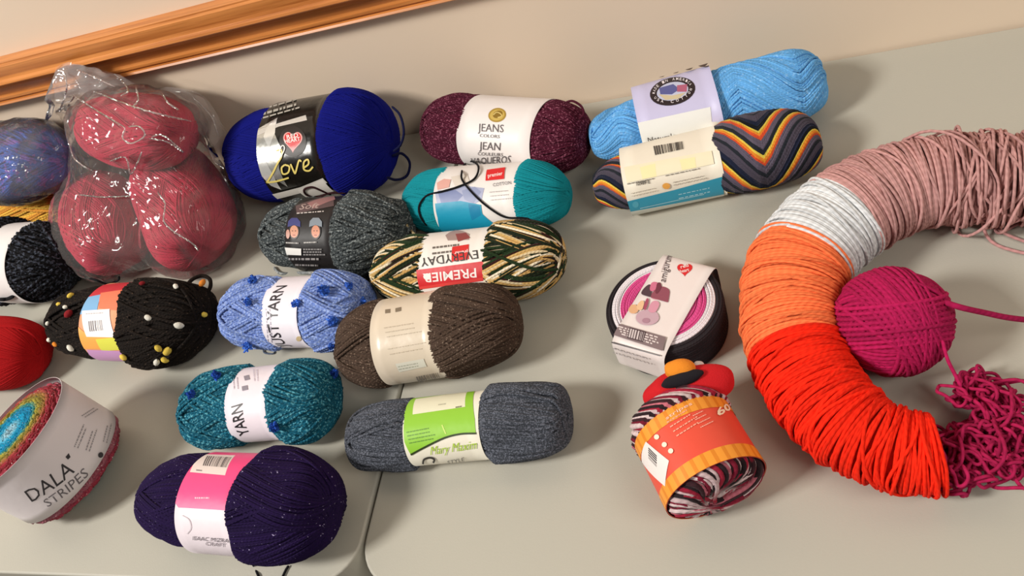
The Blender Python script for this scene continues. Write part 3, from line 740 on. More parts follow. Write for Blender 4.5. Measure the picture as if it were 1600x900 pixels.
# --- blue yarn in a clear bag
def film(name, haze=.05, tint=(1, 1, 1, 1), bsc=26.0, gl=1.0):
    m = bpy.data.materials.new(name); m.use_nodes = True; nt = m.node_tree; L = nt.links.new
    nt.nodes.remove(nt.nodes['Principled BSDF']); out = nt.nodes['Material Output']
    tc = nd(nt, 'ShaderNodeTexCoord')
    n1 = nd(nt, 'ShaderNodeTexNoise', i_Scale=bsc, i_Detail=3.0, i_Distortion=1.2); L(tc.outputs['Object'], n1.inputs['Vector'])
    v1 = nd(nt, 'ShaderNodeTexVoronoi', feature='DISTANCE_TO_EDGE', i_Scale=bsc*.9)
    mx = nd(nt, 'ShaderNodeVectorMath', operation='ADD'); sc = nd(nt, 'ShaderNodeVectorMath', operation='SCALE'); sc.inputs['Scale'].default_value = .05
    L(n1.outputs['Color'], sc.inputs[0]); L(tc.outputs['Object'], mx.inputs[0]); L(sc.outputs[0], mx.inputs[1]); L(mx.outputs[0], v1.inputs['Vector'])
    h = math_(nt, 'ADD', math_(nt, 'MULTIPLY', v1.outputs[0], 1.0), n1.outputs[0])
    bu = nd(nt, 'ShaderNodeBump', i_Strength=1.0, i_Distance=.016); L(h, bu.inputs['Height'])
    tr = nd(nt, 'ShaderNodeBsdfTransparent'); tr.inputs[0].default_value = tint
    gs = nd(nt, 'ShaderNodeBsdfGlossy', i_Roughness=.07); L(bu.outputs[0], gs.inputs['Normal'])
    df = nd(nt, 'ShaderNodeBsdfDiffuse'); df.inputs[0].default_value = (.85, .8, .78, 1)
    fr = nd(nt, 'ShaderNodeFresnel', i_IOR=1.38)
    a = nd(nt, 'ShaderNodeMixShader'); a.inputs[0].default_value = haze; L(tr.outputs[0], a.inputs[1]); L(df.outputs[0], a.inputs[2])
    b2 = nd(nt, 'ShaderNodeMixShader'); L(math_(nt, 'MULTIPLY', fr.outputs[0], gl), b2.inputs[0]); L(a.outputs[0], b2.inputs[1]); L(gs.outputs[0], b2.inputs[2])
    L(b2.outputs[0], out.inputs['Surface']); return m
from mathutils import noise as mn
def bag(name, parent, pts, mat, cont=(), vox=.006, amp=.004, sc=22.0, seed=0, ymax=None):
    bm = bmesh.new()
    for p in pts: bm.verts.new(tuple(p))
    r = bmesh.ops.convex_hull(bm, input=bm.verts[:])
    bmesh.ops.delete(bm, geom=[v for v in bm.verts if not v.link_faces], context='VERTS')
    me = bpy.data.meshes.new('h'); bm.to_mesh(me); bm.free()
    o = bpy.data.objects.new('h', me); COL.objects.link(o)
    md = o.modifiers.new('r', 'REMESH'); md.mode = 'VOXEL'; md.voxel_size = vox
    sm = o.modifiers.new('s', 'SMOOTH'); sm.iterations = 3; sm.factor = .6
    bpy.context.view_layer.update()
    me2 = bpy.data.meshes.new_from_object(o.evaluated_get(bpy.context.evaluated_depsgraph_get()))
    bpy.data.objects.remove(o)
    trees = []
    for g in cont:
        d, Fq = sphere_grid(48, 30); V = g.S(d, .0075); trees.append(BVHTree.FromPolygons([tuple(x) for x in V], [tuple(int(i) for i in q) for q in Fq]))
    for v in me2.vertices:
        best = min((tr.find_nearest(v.co) for tr in trees), key=lambda h: h[3])
        dd = best[3]
        v.co = v.co.lerp(best[0], .8*math.exp(-(dd/.045)**2)*min(1, dd/.006)) if (best[0]-v.co).dot(v.normal) < 0 else best[0]+(best[0]-v.co).normalized()*.002
    for _ in range(2):
        bm = bmesh.new(); bm.from_mesh(me2); bmesh.ops.smooth_vert(bm, verts=bm.verts, factor=.5, use_axis_x=True, use_axis_y=True, use_axis_z=True); bm.normal_update(); bm.to_mesh(me2); bm.free()
    for v in me2.vertices:
        c = v.co; q = c*sc+Vector((seed*7.1, 0, 0)); w = mn.noise_vector(q*.7)*.8
        rd = 1-abs(mn.noise(q+w))*3.0; rd2 = 1-abs(mn.noise(q*2.3+w))*3.0
        d = amp*(rd*.7+rd2*.3); c2 = c+v.normal*d
        c2.z = max(c2.z, TZ+.0005); c2.y = min(c2.y, (ymax or YW)-.004); v.co = c2
    for p in me2.polygons: p.use_smooth = True
    register([tuple(v.co) for v in me2.vertices], [tuple(p.vertices) for p in me2.polygons])
    me2.materials.clear(); me2.materials.append(mat); me2.name = name
    return link(name, me2, parent)
def hullpts(f, off=.003, step=7):
    d, _ = sphere_grid(24, 14); return list(f.S(d, off))
FL = film('clear_film_large', .07, bsc=13.0, gl=.75)

f = skein('yarn_skein', 'bright blue yarn with purple flecks inside a small clear bag', (-70, 262), (100, 248), 102,
    yarn_mat('bright_blue_yarn', '2f5cb4', '7c58b0', .45, 90, 220, .6, .5), [(-1, 1), (1, .95)], .0019, 80, p=2.4, tw=1.8, grp=8, seed=61, amp=.03, jit=.08, z0=.128, z1=.128)
BB = f
t = empty('plastic_bag', (f.o[0], f.o[1], TZ), 'small clear plastic bag around the bright blue yarn', 'bag')
pts = hullpts(f, .004)+[P(70, 200, .16), P(-40, 178, .17), P(60, 205, .15), P(98, 240, .14)]
m_film = film('clear_film')
bag('clear_film', t, pts, film('clear_film_small', .10, bsc=16.0), amp=.003, seed=2, cont=[BB])

# --- big bag with three burgundy skeins
mb = yarn_mat('wine_red_yarn', 'b82c46', twist=240, var=.15, depth=.3)
kw = dict(group='wine red skeins in the clear bag', prof=[(-1, 1), (1, 1)], yr=.0010, p=3.0, tw=1.2, amp=.02, grp=20)
fc = skein('yarn_skein', 'wine red yarn skein in the clear bag, right of the three', (266, 258), (308, 392), 140, mb, N=220, seed=67, z0=.052, z1=.052, **kw)
fb = skein('yarn_skein', 'wine red yarn skein in the clear bag, lower left of the three', (150, 294), (182, 402), 120, mb, N=190, seed=71, z0=.05, z1=.05, **kw)
fa = skein('yarn_skein', 'wine red yarn skein in the clear bag, topmost by the chair rail', (148, 196), (284, 214), 96, mb, N=190, seed=73, z0=.158, z1=.150, **kw)
t = empty('plastic_bag', (fc.o[0], fc.o[1], TZ), 'large crinkled clear plastic bag holding three wine red yarn skeins', 'bag')
def PW(px, py, d=.01):            # the point d in front of the wall
    r = ray(px, py); return CAM+r*((YW-d-CAM[1])/r[1])
pts = hullpts(fa, .004)+hullpts(fb, .004)+hullpts(fc, .004)+[P(372, 402, .004), P(112, 408, .006), P(100, 230, .10), P(338, 206, .10)]
bag('clear_film', t, pts, FL, amp=.005, seed=5, cont=[fa, fb, fc])
# the open crumpled mouth of the bag, standing against the wall: a folded double sheet
lo = catmull([P(96, 222, .08), P(128, 186, .135), P(190, 172, .15), P(250, 182, .14), P(320, 214, .11), P(352, 262, .08)], 12)
up = catmull([PW(84, 178, .03), PW(96, 98, .02), PW(180, 112, .025), PW(236, 134, .02), PW(312, 146, .02), PW(352, 206, .03)], 12)
nl = len(lo); nv = 30; acc = Acc()
def sheet(ph, dy):
    G = np.empty((nv, nl, 3))
    for i in range(nv):
        v = i/(nv-1)
        for j in range(nl):
            p = lo[j]*(1-v)+up[j]*v; q = Vector(p*16)+Vector((ph, 0, 0)); w = mn.noise_vector(q*.6)
            d = (1-abs(mn.noise(q+w))*2.6)*.010*min(1, .3+v)+(1-abs(mn.noise(q*2.4+w))*2.6)*.004
            p = p+np.array([.25, -1, .35])*d*(1 if dy > 0 else -.4)+np.array([0, -dy, dy*.6])*math.sin(v*3.14)*.022
            p[1] = min(p[1], YW-.003-(.024 if TZ+.165 < p[2] < TZ+.27 else 0)); G[i, j] = p
    i, j = np.meshgrid(np.arange(nv-1), np.arange(nl-1), indexing='ij')
    acc.add(G.reshape(-1, 3), np.stack([i*nl+j, i*nl+j+1, (i+1)*nl+j+1, (i+1)*nl+j], -1).reshape(-1, 4))
sheet(0, 1); register(acc.V[0], acc.Fc[0]); sheet(9, -.5); acc.build('bag_mouth', film('clear_film_mouth', .17, bsc=20.0, gl=1.3), t)
def crease(pts, r=.0011):  # thin tubes added along the folds to draw their highlight lines
    out = []
    for x, y in pts:
        hs = [h for h in (b_.ray_cast(Vector(CAM), Vector(ray(x, y))) for b_ in BVH[-2:]) if h[0] is not None]
        if hs: out.append(CAM+(np.array(min(hs, key=lambda h: h[3])[0])-CAM)*.992)
    if len(out) > 1: strand('crease_highlight', t, out, r, FLC, n=6)
FLC = film('crease_highlight', .28, bsc=60.0, gl=4.0)  # whitish, extra glossy film so the added tubes read as highlights
for pts in ([(112, 148), (150, 172), (196, 200)], [(196, 200), (192, 216), (206, 224), (226, 212), (218, 198), (200, 198)], [(232, 216), (262, 222), (286, 238), (256, 212), (236, 214)], [(172, 252), (196, 246), (204, 272), (214, 256), (222, 236)], [(120, 304), (160, 308), (205, 306)],
            [(246, 300), (258, 318), (256, 345), (272, 362), (300, 380), (310, 392)], [(140, 140), (190, 160), (240, 176), (300, 190)], [(106, 220), (118, 250), (146, 268)], [(118, 108), (150, 122), (180, 136)], [(100, 108), (104, 140), (92, 176)], [(92, 160), (110, 158), (116, 150)], [(180, 116), (200, 140), (188, 150)], [(250, 140), (262, 160), (280, 172)], [(212, 136), (216, 156), (206, 168)], [(300, 150), (330, 182), (342, 214)]):
    crease(pts)

# ================================================================== CAKES
def cake(label, ctr, Rpx, H, pal_r, yr, mat, m=5.3, turns=6, p=6, layers=15, seed=1, hole=.12, tilt=(0, 0), rings=False):
    c = P(ctr[0], ctr[1], H); R = Rpx*pxm(c)
    f = Frame(); ez = np.array([tilt[0], tilt[1], 1.]); ez /= np.linalg.norm(ez)
    f.ez = ez; f.ex = np.cross([0, 1., 0], ez); f.ex /= np.linalg.norm(f.ex); f.ey = np.cross(f.ez, f.ex)
    f.o = c-ez*H/2; sl = math.hypot(*tilt); f.o[2] = max(f.o[2], TZ+H/2*ez[2]+R*.6*sl)
    f.W2 = R; f.H2 = H/2; f.L2 = R; f.R = R; f.H = H
    t = root('yarn_cake', f, label, 'yarn'); f.root = t
    r = np.random.default_rng(seed); acc = Acc()
    zt = lambda rho: H/2*np.maximum(1-(rho/R)**p, .0)**(1/p)
    cl = lambda w: np.concatenate([w[..., :2], np.maximum(w[..., 2:], TZ+.001)], -1)
    rr = np.concatenate([np.linspace(hole*R, R*.9, 14)])
    prof = [(hole*R-.001, -H*.1)]+[(x, zt(x)-yr*2.0) for x in rr]+[(R-yr*2.2, H*.3), (R-yr*2.2, 0), (R-yr*2.2, -H*.3)]+[(x, -zt(x)+yr*1.2) for x in rr[::-1]]
    n = 64; th = np.linspace(0, 2*np.pi, n, endpoint=False)
    A = np.array([q[0] for q in prof])[:, None]; Z = np.array([q[1] for q in prof])[:, None]
    V = cl(toW(f, np.stack([A*np.cos(th), A*np.sin(th), Z+0*th], -1).reshape(-1, 3)))
    C = np.repeat(np.array([pal_r(min(1, q[0]/R)) for q in prof]), n, 0)
    i, j = np.meshgrid(np.arange(len(prof)), np.arange(n), indexing='ij'); i1 = (i+1) % len(prof); j1 = (j+1) % n
    Fq = np.stack([i*n+j, i1*n+j, i1*n+j1, i*n+j1], -1).reshape(-1, 4); acc.add(V, Fq, col=C*.8, rnd=np.full(len(V), .5)); register(V, Fq)
    if rings:
        # walk the outline from the centre hole over the rim to the foot, one coil per step
        xs = np.linspace(hole*R, R*.97, 400); o_ = [(x, zt(x)) for x in xs]+[(R*(1-.0*z), z) for z in np.linspace(zt(R*.97), -H/2, 200)]
        o_ = np.array(o_); L = np.concatenate([[0], np.cumsum(np.hypot(*np.diff(o_, axis=0).T))]); K = int(L[-1]/(yr*1.5)); n = 120
        s_ = (np.arange(K)+.5)*L[-1]/K; q = np.linspace(0, 2*np.pi, n, endpoint=False)[None]
        s2 = s_[:, None]+np.sin(q+r.random((K, 1))*6.28)*yr*.5
        x = np.interp(s2, L, o_[:, 0]); z = np.interp(s2, L, o_[:, 1])+r.normal(size=(K, 1))*yr*.25
        side = (s2 > np.interp(R*.95, o_[:400, 0], L[:400])); x = np.where(side, x-yr+r.normal(size=(K, 1))*yr*.25, x)
        Pt = cl(toW(f, np.stack([x*np.cos(q), x*np.sin(q), z-yr*(~side)], -1)))
        No = np.stack([np.cos(q)+0*x, np.sin(q)+0*x, np.where(side, .1, 2.)], -1)@np.array([f.ex, f.ey, f.ez])
        col = np.array([pal_r(v) for v in np.minimum(1, (np.interp(s_, L, o_[:, 0]))/R)])[:, None, :]*np.ones((1, n, 1))
        tubes(acc, Pt, No, yr, True, 5, col, r.random(K))
    for k in range(0 if rings else layers):
        rho = R*(hole+(1-hole)*((k+.5)/layers)); tn = max(3, int(turns*(.6+.9*rho/R)))
        q = np.linspace(0, 2*np.pi*tn, 170*tn); cph = np.cos(m*q+r.random()*6)
        zz = np.sign(cph)*np.abs(cph)**.45*(zt(min(rho, R*.97))-yr)+np.sin(q*1.3+k)*yr*.3
        ra = rho+r.normal()*yr*.3+np.sin(q*.37+k)*yr*.6+(R-R*hole)/layers*.55*np.sin(m*q+k)
        ra = np.minimum(ra, R)
        Pt = cl(toW(f, np.stack([ra*np.cos(q), ra*np.sin(q), zz], -1)))[None]
        No = (np.stack([np.cos(q), np.sin(q), np.sign(zz)*.8], -1)@np.array([f.ex, f.ey, f.ez]))[None]
        col = np.array([pal_r(min(1, x/R)) for x in ra])[None]
        tubes(acc, Pt, No, yr, False, 5, col, np.array([r.random()]))
    acc.build('wound_yarn', mat, t); return f
def ramp(stops):
    xs = [s[0] for s in stops]; cs = np.array([lin(s[1])[:3] for s in stops])
    return lambda x: np.array([np.interp(x, xs, cs[:, i]) for i in range(3)])
f = cake('round rainbow striped yarn cake with a white band reading DALA STRIPES', (22, 678), 99, .094,
    ramp([(0, 'c0c8d0'), (.14, '7cb8cc'), (.22, '1098c0'), (.42, '0d80ac'), (.5, '2c7c74'), (.56, 'a89c3c'), (.64, '7a6a28'), (.71, 'a87840'), (.77, '9c2c3c'), (.86, '7c2028'), (.94, 'a03c50'), (1, 'a4606c')]), .0016,
    yarn_mat('rainbow_cake_yarn', None, 'e0d8d0', .12, 500, 220, .8, .35), m=9.31, turns=7, layers=26, seed=3, tilt=(-.26, .07))
g = Frame(); g.o = f.o.copy(); g.ex = f.ez; g.ey = f.ex; g.ez = f.ey; g.W2 = g.H2 = f.R+.0022; g.L2 = f.H
b = Band(g, -f.H*.30, f.H*.45, 1.0, 2, 'e3dadb')
k = '3a3638'
b.text('DALA', (50, 784), (117, 737), 22, k); b.text('STRIPES', (75, 792), (139, 742), 14, '6a6466')
b.poly([(102, 714), (107, 708), (110, 714), (106, 718)], k); b.ell((157, 711), 4, 4.5, k, rot=.3)
for (x0, y0, x1, y1) in ((115, 698, 130, 662), (133, 703, 145, 668), (160, 690, 168, 658), (126, 650, 148, 636)): b.lines((x0, y0), (x1, y1), 2, 5, 2, 2, '9a9496', seed=x0)
b.build('paper_band', f.root); DALA = f

# --- flat cake with dark, white and pink rings
def ring3(x):
    return np.array(lin('d8508f' if x < .72 else ('e6dfe4' if x < .87 else '2b2529'))[:3])
f = cake('flat round yarn cake in pink, white and charcoal rings under a cream paper strap', (1035, 472), 92, .045, ring3, .0011,
    yarn_mat('ringed_cake_yarn', None, twist=320, var=.2, depth=.35), rings=True, p=7, seed=5, hole=.1)
CK = f
A1 = P(985, 462, f.H); B1 = P(1085, 492, f.H); ex = B1-A1; ex[2] = 0; ex /= np.linalg.norm(ex)
g = Frame(); g.o = f.o.copy(); g.ex = ex; g.ez = np.array([0, 0, 1.]); g.ey = np.cross(g.ez, ex); g.W2 = f.R+.0018; g.H2 = f.H/2+.0016; g.L2 = .05
b = Band(g, (992, 468), (1070, 498), 1.0, 6.5, 'e2d7d4')
b.poly(hp(1070, 421, 12, 11), 'd0262a'); b.text('red', (1064, 420), (1076, 417), 5, 'f4e4e0', .01); b.text('heart', (1063, 427), (1077, 424), 5, 'f4e4e0', .01)
b.text('amigurumi', (1040, 442), (1054, 394), 11, '4c3c40'); b.lines((1034, 422), (1044, 396), 1, 4, 0, 1.6, 'a8989a')
b.ell((1034, 461), 15, 13, '8c4a5a'); b.ell((1014, 453), 8, 8, '4c3840'); b.ell((1023, 446), 6, 5, 'c86c88'); b.ell((1030, 448), 4, 6, '6c3040'); b.ell((1022, 471), 7, 4, 'c07084')
b.line([(1012, 468), (1020, 462), (1028, 466)], 2, '3c2830', True)
b.ell((1012, 497), 18, 12, 'c0a0ac'); b.ell((990, 484), 8, 7, 'd8a880'); b.ell((1000, 481), 5, 5, 'e0b890'); b.ell((1020, 484), 7, 6, 'd090a4'); b.ell((1008, 480), 2.5, 6, 'a04860'); b.ell((1010, 502), 6, 4, 'a88090')
b.poly([(965, 506), (1041, 528), (1036, 549), (959, 524)], '7c6a6c')
for i in range(4): b.lines((966+i*2, 510+i*4), (1038-i, 530+i*4), 1, 0, 4, 2, 'd8ccca', seed=i+40)
b.poly([(985, 513), (1010, 520), (1006, 536), (981, 529)], '4c3c40'); b.bars((986, 515), (1008, 521), (1005, 534), (983, 528), 10, 'c8bcbc')
b.line([(957, 534), (1033, 556)], 1.6, '4c4446'); b.lines((958, 541), (1030, 563), 2, -.6, 6, 1, 'a89ea0', 21)
b.build('paper_strap', f.root)

# ================================================================== STRIPED BALL WITH RED PAD
f = skein('yarn_skein', 'red, black and white striped yarn skein with an orange and red band', (1050, 640), (1124, 772), 162,
    yarn_mat('striped_ball_yarn', None, twist=200, var=.3), [(-1, .95), (-.3, 1), (.3, 1), (1, .96)], .0026, 74, p=4.0, tw=3.0, grp=74, seed=79, amp=.01, jit=.02, hr=.92, corecol=lin('2c161c')[:3],
    colfn=palfn([('2a1c20', 1.2), ('d2bcbc', 1.1), ('9c2038', .9), ('3a2026', 1.0), ('cdb2b4', 1.0), ('c06a78', .6), ('7c1830', .8)], 3.3), band=((1040, 640), (1092, 738), .985, 2, 'e0503c'))
b = f.band
O = 'ee9a34'
fr = lambda a0, a1, col: b.polys([[(a0, s_), (a1, s_), (a1, s_+.004), (a0, s_+.004)] for s_ in np.arange(b.s[0]+.001, b.s[-1]-.005, .004)], col, lay=1)
w = b.a1-b.a0
fr(b.a0, b.a0+w*.2, O); fr(b.a1-w*.2, b.a1, O)
for s_ in np.arange(b.s[0]+.002, b.s[-1]-.006, .009):
    b.polys([[(b.a0, s_), (b.a0+w*.2, s_), (b.a0+w*.2, s_+.003), (b.a0, s_+.003)], [(b.a1-w*.2, s_), (b.a1, s_), (b.a1, s_+.003), (b.a1-w*.2, s_+.003)]], 'dd8424', lay=2)
b.layer = 3
b.poly([(1010, 690), (1046, 720), (1040, 760), (1004, 722)], 'e8e0dc'); b.bars((1014, 699), (1014, 716), (1027, 730), (1027, 712), 9, '3a3638')
b.lines((1042, 660), (1080, 636), 4, 5, 7, 1.8, 'f0a890'); b.lines((1082, 650), (1102, 640), 4, 4, 6, 1.6, 'f0b09c', 14)
b.text('stripes', (1042, 657), (1082, 633), 5, 'f4c8b0', .01)
for x, y in ((1027, 683), (1039, 695), (1049, 705)): b.ell((x, y), 4, 4, 'f2dcc8')
b.text('60', (1122, 652), (1141, 641), 11, 'f6e6c8', .03)
b.build('paper_band', f.root); STR = f
# plain padded stand-in for a puppet-head topper, its features simplified
m_red = plain('red_fleece', 'c8101a', .9, 900, .5, .001, .05); m_dark = plain('black_felt', '16121a', .95, 900, .4, .001, .05); m_or = plain('orange_fleece', 'ea8c22', .9, 900, .5, .001, .05)
c = P(1077, 603, .075); s = pxm(c)
t = empty('topper_stand_in', (c[0], c[1], TZ), 'puffy red stand-in for a puppet-head topper, with black slot and orange knob, above the striped skein', 'pad')
def blob(name, cpx, h, ax, ay, az, ang, mat, parent, e=2.0, tilt=0.0, seed=0):
    c = P(cpx[0], cpx[1], h); d, Fq = sphere_grid(40, 24); sc = pxm(c)
    v = np.sign(d)*np.abs(d)**(2/e)*np.array([ax*sc, ay*sc, az*sc])
    v *= (1+.03*np.sin(d@np.array([5, 3, 4.])+seed))[:, None]
    ct, st = math.cos(tilt), math.sin(tilt); v = np.stack([v[:, 0], v[:, 1]*ct-v[:, 2]*st, v[:, 1]*st+v[:, 2]*ct], -1)
    X = P(cpx[0]+10*math.cos(ang), cpx[1]-10*math.sin(ang), h)-c; X /= np.linalg.norm(X); Yv = np.cross([0, 0, 1.], X)
    w = c+v[:, :1]*X+v[:, 1:2]*Yv+v[:, 2:]*np.array([0, 0, 1.]); w[:, 2] = np.maximum(w[:, 2], TZ+.001)
    acc = Acc(); acc.add(w, Fq); o = acc.build(name, mat, parent); register(w, Fq); return o
blob('fleece_pad', (1077, 606), .055, 72, 33, 28, .26, m_red, t, 2.2, .5)
blob('black_slot', (1066, 592), .072, 34, 11, 10, .30, m_dark, t, 2.0, .5, 2)
blob('orange_knob', (1062, 577), .072, 24, 16, 16, .12, m_or, t, 2.2, .4, 3)
blob('white_knob', (1092, 572), .060, 9, 8, 9, 0, plain('white_fleece', 'ddd6d4', .9, 900, .5, .001, .05), t)

# ================================================================== COILED HANK
def hank():
    path = [(1680, 280, 128), (1600, 280, 138), (1530, 280, 142), (1450, 284, 146), (1390, 300, 150), (1330, 330, 156), (1280, 372, 158), (1246, 420, 156), (1235, 475, 152), (1240, 530, 152), (1262, 590, 150), (1302, 645, 148), (1356, 686, 140), (1412, 706, 134), (1462, 712, 128), (1500, 712, 110)]
    pp = []
    for x, y, w in path:
        c = P(x, y, .045); R = w*pxm(c)/2; c = P(x, y, R*.9); R = w*pxm(c)/2; pp.append([c[0], c[1], R])
    C = catmull(pp, 24); L = np.concatenate([[0], np.cumsum(np.hypot(*np.diff(C[:, :2], axis=0).T))])
    t = empty('yarn_hank', (C[200, 0], C[200, 1], TZ), 'thick curved hank of yarn shading from dusty pink through white and coral to red', 'yarn')
    px = np.array([proj((q[0], q[1], TZ+q[2]*.9)) for q in C])
    cut = lambda f_: L[np.argmax([f_(p) for p in px])]
    s0 = 0; s1 = cut(lambda p: p[0] < 1318); s2 = cut(lambda p: p[1] > 402 and p[0] < 1300); s3 = cut(lambda p: p[1] > 548); s4 = cut(lambda p: p[0] > 1462 and p[1] > 650)
    yr = .0014; r = np.random.default_rng(5)
    def at(s):
        x = np.interp(s, L, C[:, 0]); y = np.interp(s, L, C[:, 1]); R = np.interp(s, L, C[:, 2])
        e = .004; dx = np.interp(s+e, L, C[:, 0])-np.interp(s-e, L, C[:, 0]); dy = np.interp(s+e, L, C[:, 1])-np.interp(s-e, L, C[:, 1])
        l = np.hypot(dx, dy)+1e-12; return x, y, R, dx/l, dy/l
    def sec(name, a, b, col, loose=0.0, extra=0, lab=None):
        acc = Acc(); n = 44; th = np.linspace(0, 2*np.pi, n, endpoint=False)[None]
        # solid inner core so no gap shows the table
        ns = 24; ss = np.linspace(a, b, ns)[:, None]+0*th; x, y, R, dx, dy = at(ss); Rc = R-yr*3.0-(loose*.012)
        V = np.stack([x+Rc*np.cos(th)*-dy, y+Rc*np.cos(th)*dx, np.maximum(TZ+.004, TZ+R*.9+Rc*.9*np.sin(th))], -1)
        i, j = np.meshgrid(np.arange(ns-1), np.arange(n), indexing='ij'); j1 = (j+1) % n
        acc.add(V, np.stack([i*n+j, (i+1)*n+j, (i+1)*n+j1, i*n+j1], -1).reshape(-1, 4), rnd=np.full(ns*n, .3))
        register(V.reshape(-1, 3), np.stack([i*n+j, (i+1)*n+j, (i+1)*n+j1, i*n+j1], -1).reshape(-1, 4))
        for lay, (sp, tl, ro) in enumerate(((1.6, .0010, -.8), (1.8, .0022, 0), (6.0-extra, .005+loose*.014, .8+loose))):
            K = max(4, int((b-a)/(yr*sp))); s0_ = np.linspace(a, b, K)[:, None]+r.normal(size=(K, 1))*yr*.6
            ti = r.normal(size=(K, 1))*tl; t2 = r.normal(size=(K, 1))*tl*.5; p1 = r.random((K, 1))*6.28
            s = s0_+ti*np.sin(th+p1)+t2*np.sin(2*th+p1*2)
            s = np.clip(s, a-.002, b+.002) if loose < .5 else s
            x, y, R, dx, dy = at(s); rr = R-yr+yr*(ro+r.normal(size=(K, 1))*.4)+(np.abs(r.normal(size=(K, 1)))*.006*np.maximum(0, np.sin(th*2+p1))*loose)
            zz = TZ+R*.9+rr*.9*np.sin(th)
            Pt = np.stack([x+rr*np.cos(th)*-dy, y+rr*np.cos(th)*dx, np.maximum(zz, TZ+yr)], -1)
            No = np.stack([np.cos(th)*-dy, np.cos(th)*dx, np.sin(th)+0*dx], -1)
            tubes(acc, Pt, No, yr, True, 6, rnd=r.random(K))
        return acc.build(name, yarn_mat(name+'_yarn', col, twist=150, var=.28, depth=.55), t)
    mid = s0+(s1-s0)*.50
    o = sec('pink_coils', mid, s1, 'c49490', .12, 0); o['label'] = 'dusty pink end of the hank'
    o = sec('loose_pink_coils', s0, mid, 'c49490', 1.0, 2.2); o['label'] = 'loose dusty pink coils'
    o = sec('white_coils', s1, s2, 'dcdee0'); o['label'] = 'greyish white stretch'
    o = sec('coral_coils', s2, s3, 'f67c48'); o['label'] = 'coral orange stretch'
    o = sec('red_coils', s3, s4, 'f4280c', .15, 1); o['label'] = 'bright red stretch'
    # stray loops at the pink end
    mp = yarn_mat('stray_pink_yarn', 'c08c8a', twist=150, var=.3, depth=.55)
    for pts in ([(1480, 210), (1515, 250), (1530, 320), (1545, 375), (1590, 395), (1640, 400)], [(1600, 230), (1570, 215), (1552, 232), (1548, 260), (1560, 290), (1590, 300)], [(1470, 345), (1500, 345), (1540, 300), (1580, 262), (1592, 225), (1570, 213)],
                [(1550, 330), (1558, 365), (1590, 352), (1630, 340)], [(1535, 250), (1500, 300), (1475, 342), (1495, 340), (1520, 310)], [(1540, 330), (1560, 360), (1605, 380), (1650, 385)]):
        strand('stray_loop', t, drape(pts, .003), yr, mp)
    # magenta tangle at the other end
    mm = yarn_mat('magenta_tangle_yarn', 'a81a4c', twist=150, var=.4, depth=.55)
    acc = Acc(); K = 150; n = 40; th = np.linspace(0, 2*np.pi, n, endpoint=False)
    Pt = []
    cen = [(1490, 700, 30), (1530, 690, 38), (1555, 640, 40), (1520, 610, 26), (1560, 715, 30), (1500, 735, 26), (1580, 680, 26)]
    for k in range(K):
        cx, cy, sp = cen[k % len(cen)]; x = cx+r.normal()*12; y = cy+r.normal()*10; z = .006+r.random()*.030
        c = P(x, y, z); s = pxm(c); a = r.random()*6.28; A = (sp*(.55+.6*r.random()))*s; B = A*(.2+.4*r.random()); tl = r.normal()*.5
        u = A*np.cos(th)+A*.15*np.cos(2*th+a); v = B*np.sin(th)+A*.12*np.sin(3*th+a)
        q = np.stack([c[0]+u*math.cos(a)-v*math.sin(a), c[1]+u*math.sin(a)+v*math.cos(a), np.maximum(c[2]+v*tl+.004*np.sin(2*th+a), TZ+yr)], -1); Pt.append(q)
    tubes(acc, np.array(Pt), np.tile([.1, .2, 1.], (K, n, 1)), yr, True, 6, rnd=r.random(K)); o = acc.build('tangled_loops', mm, t); o['label'] = 'magenta tangled end of the hank'
    # red loops spilling over the tangle
    mr = yarn_mat('red_loop_yarn', 'f03418', twist=150, var=.3, depth=.55)
    for pts in ([(1440, 680), (1455, 720), (1462, 765), (1470, 768), (1476, 740), (1460, 700)], [(1450, 690), (1490, 700), (1502, 735), (1490, 758), (1470, 768)], [(1400, 700), (1398, 740), (1392, 768), (1405, 772), (1420, 755), (1432, 720)], [(1420, 690), (1412, 730), (1430, 765), (1440, 760), (1436, 720)]):
        strand('red_loop', t, drape(pts, .003), yr, mr)
    return t
hank()

# --- magenta ball
c0 = P(1394, 503, .055); R = 82*pxm(c0); c0 = P(1394, 503, R); R = 82*pxm(c0); c0 = P(1394, 503, R)
f = Frame(); f.o = c0; f.ex = np.array([1., 0, 0]); f.ey = np.array([0, 1., 0]); f.ez = np.array([0, 0, 1.]); f.W2 = f.H2 = f.L2 = R-.002
body(f, ((-1, 1), (1, 1)), 2.0, .006, 5)
t = root('yarn_ball', f, 'round magenta wool ball inside the curve of the big hank', 'yarn'); f.root = t
acc = Acc(); core(acc, f, .0022)
wind(acc, f, .0018, 190, grp=9, ball=True, jit=.02, rise=1.6, n=80, seed=83, sides=6)
mm = yarn_mat('magenta_wool', 'ac1650', twist=180, var=.4, depth=.5); acc.build('wound_yarn', mm, t)
strand('loose_strand', t, [P(1470, 470, .07), P(1500, 480, .075), P(1540, 489, .06), P(1580, 497, .045), P(1640, 503, .02)], .0024, mm)
strand('loose_strand', t, [P(1472, 530, .06), P(1480, 560, .055), P(1492, 585, .045), P(1502, 605, .04)], .0014, mm)

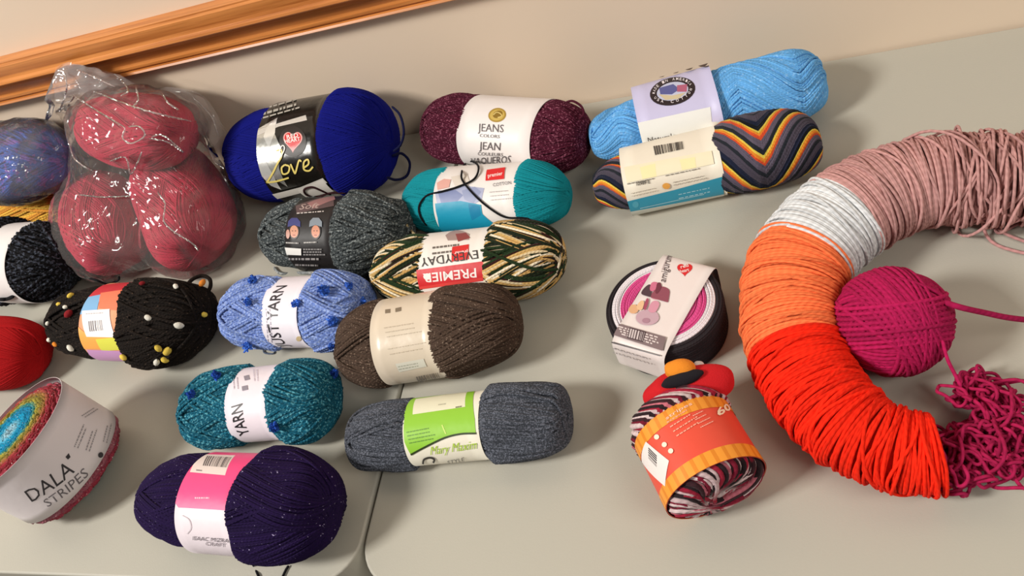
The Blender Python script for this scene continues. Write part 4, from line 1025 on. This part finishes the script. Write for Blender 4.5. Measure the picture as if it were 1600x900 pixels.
# ================================================================== LOOSE ENDS
mblack = yarn_mat('black_strand', '101014', depth=.3, var=.1); mnavy = yarn_mat('navy_strand', '0a0f38', depth=.3, var=.1)
strand('loose_end', BLUE.root, [P(612, 166, .09), P(625, 180, .09), P(631, 205, .08), P(626, 226, .07), P(614, 237, .06)], .0016, mnavy)
strand('loose_end', BLUE.root, [P(613, 243, .05), P(628, 240, .035), P(640, 254, .02), P(636, 274, .012), P(620, 281, .02), P(604, 277, .04)], .0018, mnavy)
strand('loose_end', TEAL.root, drape([(668, 352), (658, 338), (656, 322), (668, 306), (690, 300), (718, 292), (742, 280), (748, 262), (738, 251), (727, 255), (722, 270), (724, 284), (745, 308), (770, 328), (792, 339), (820, 340), (846, 346)], .0022), .0012, mblack)
strand('loose_end', CHAR.root, drape([(540, 300), (515, 300), (498, 306), (480, 303), (476, 295), (488, 291), (502, 296), (518, 303)], .003), .0015, yarn_mat('maroon_strand', '2c1014', depth=.3))
strand('loose_end', PURP.root, drape([(390, 872), (397, 884), (404, 899), (410, 915)], .0018), .0012, mblack)
strand('loose_end', PURP.root, drape([(452, 884), (447, 892), (441, 905)], .0018), .0012, mblack)
strand('loose_end', DBR.root, [P(290, 450, .07), P(300, 437, .07), P(316, 431, .065), P(328, 437, .06), P(327, 452, .055), P(312, 462, .055)], .0024, yarn_mat('brown_strand', '1c130e', depth=.3))
h = P(316, 442, .068); acc = Acc(); tt_ = np.linspace(-1, 1, 7)[:, None]; tubes(acc, (h+np.array([.3, 1, 0])*tt_*.005)[None], np.tile([0, 0, 1.], (1, 7, 1)), np.sqrt(1.05-tt_[:, 0]**2)[None]*.0034, False, 8); acc.build('slub', sl['o'], DBR.root)
strand('loose_end', JEANS.root, [P(884, 160, .085), P(895, 158, .09), P(908, 166, .085), P(912, 178, .08), P(905, 186, .075)], .0014, yarn_mat('burgundy_strand', '4a1226', depth=.3))
strand('loose_end', JUST.root, drape([(412, 543), (414, 552), (428, 553), (432, 545), (440, 540)], .002), .0009, yarn_mat('grey_blue_strand', '5a6478'))
strand('loose_end', CAMO.root, drape([(652, 372), (640, 360), (634, 352), (645, 350), (655, 360)], .003), .0016, yarn_mat('tan_strand', 'b8a47c'))
strand('loose_end', CHAR.root, drape([(428, 418), (440, 428), (470, 427), (500, 428), (530, 426)], .002), .002, yarn_mat('grey_strand', '7a7e7e', 'b8bcbc', .4))
strand('loose_end', BLK.root, drape([(-20, 468), (0, 467), (12, 466), (22, 462)], .002), .0026, mblack)
strand('loose_end', BLK.root, drape([(120, 430), (150, 436), (168, 442), (184, 437), (186, 430)], .003), .0016, mblack)
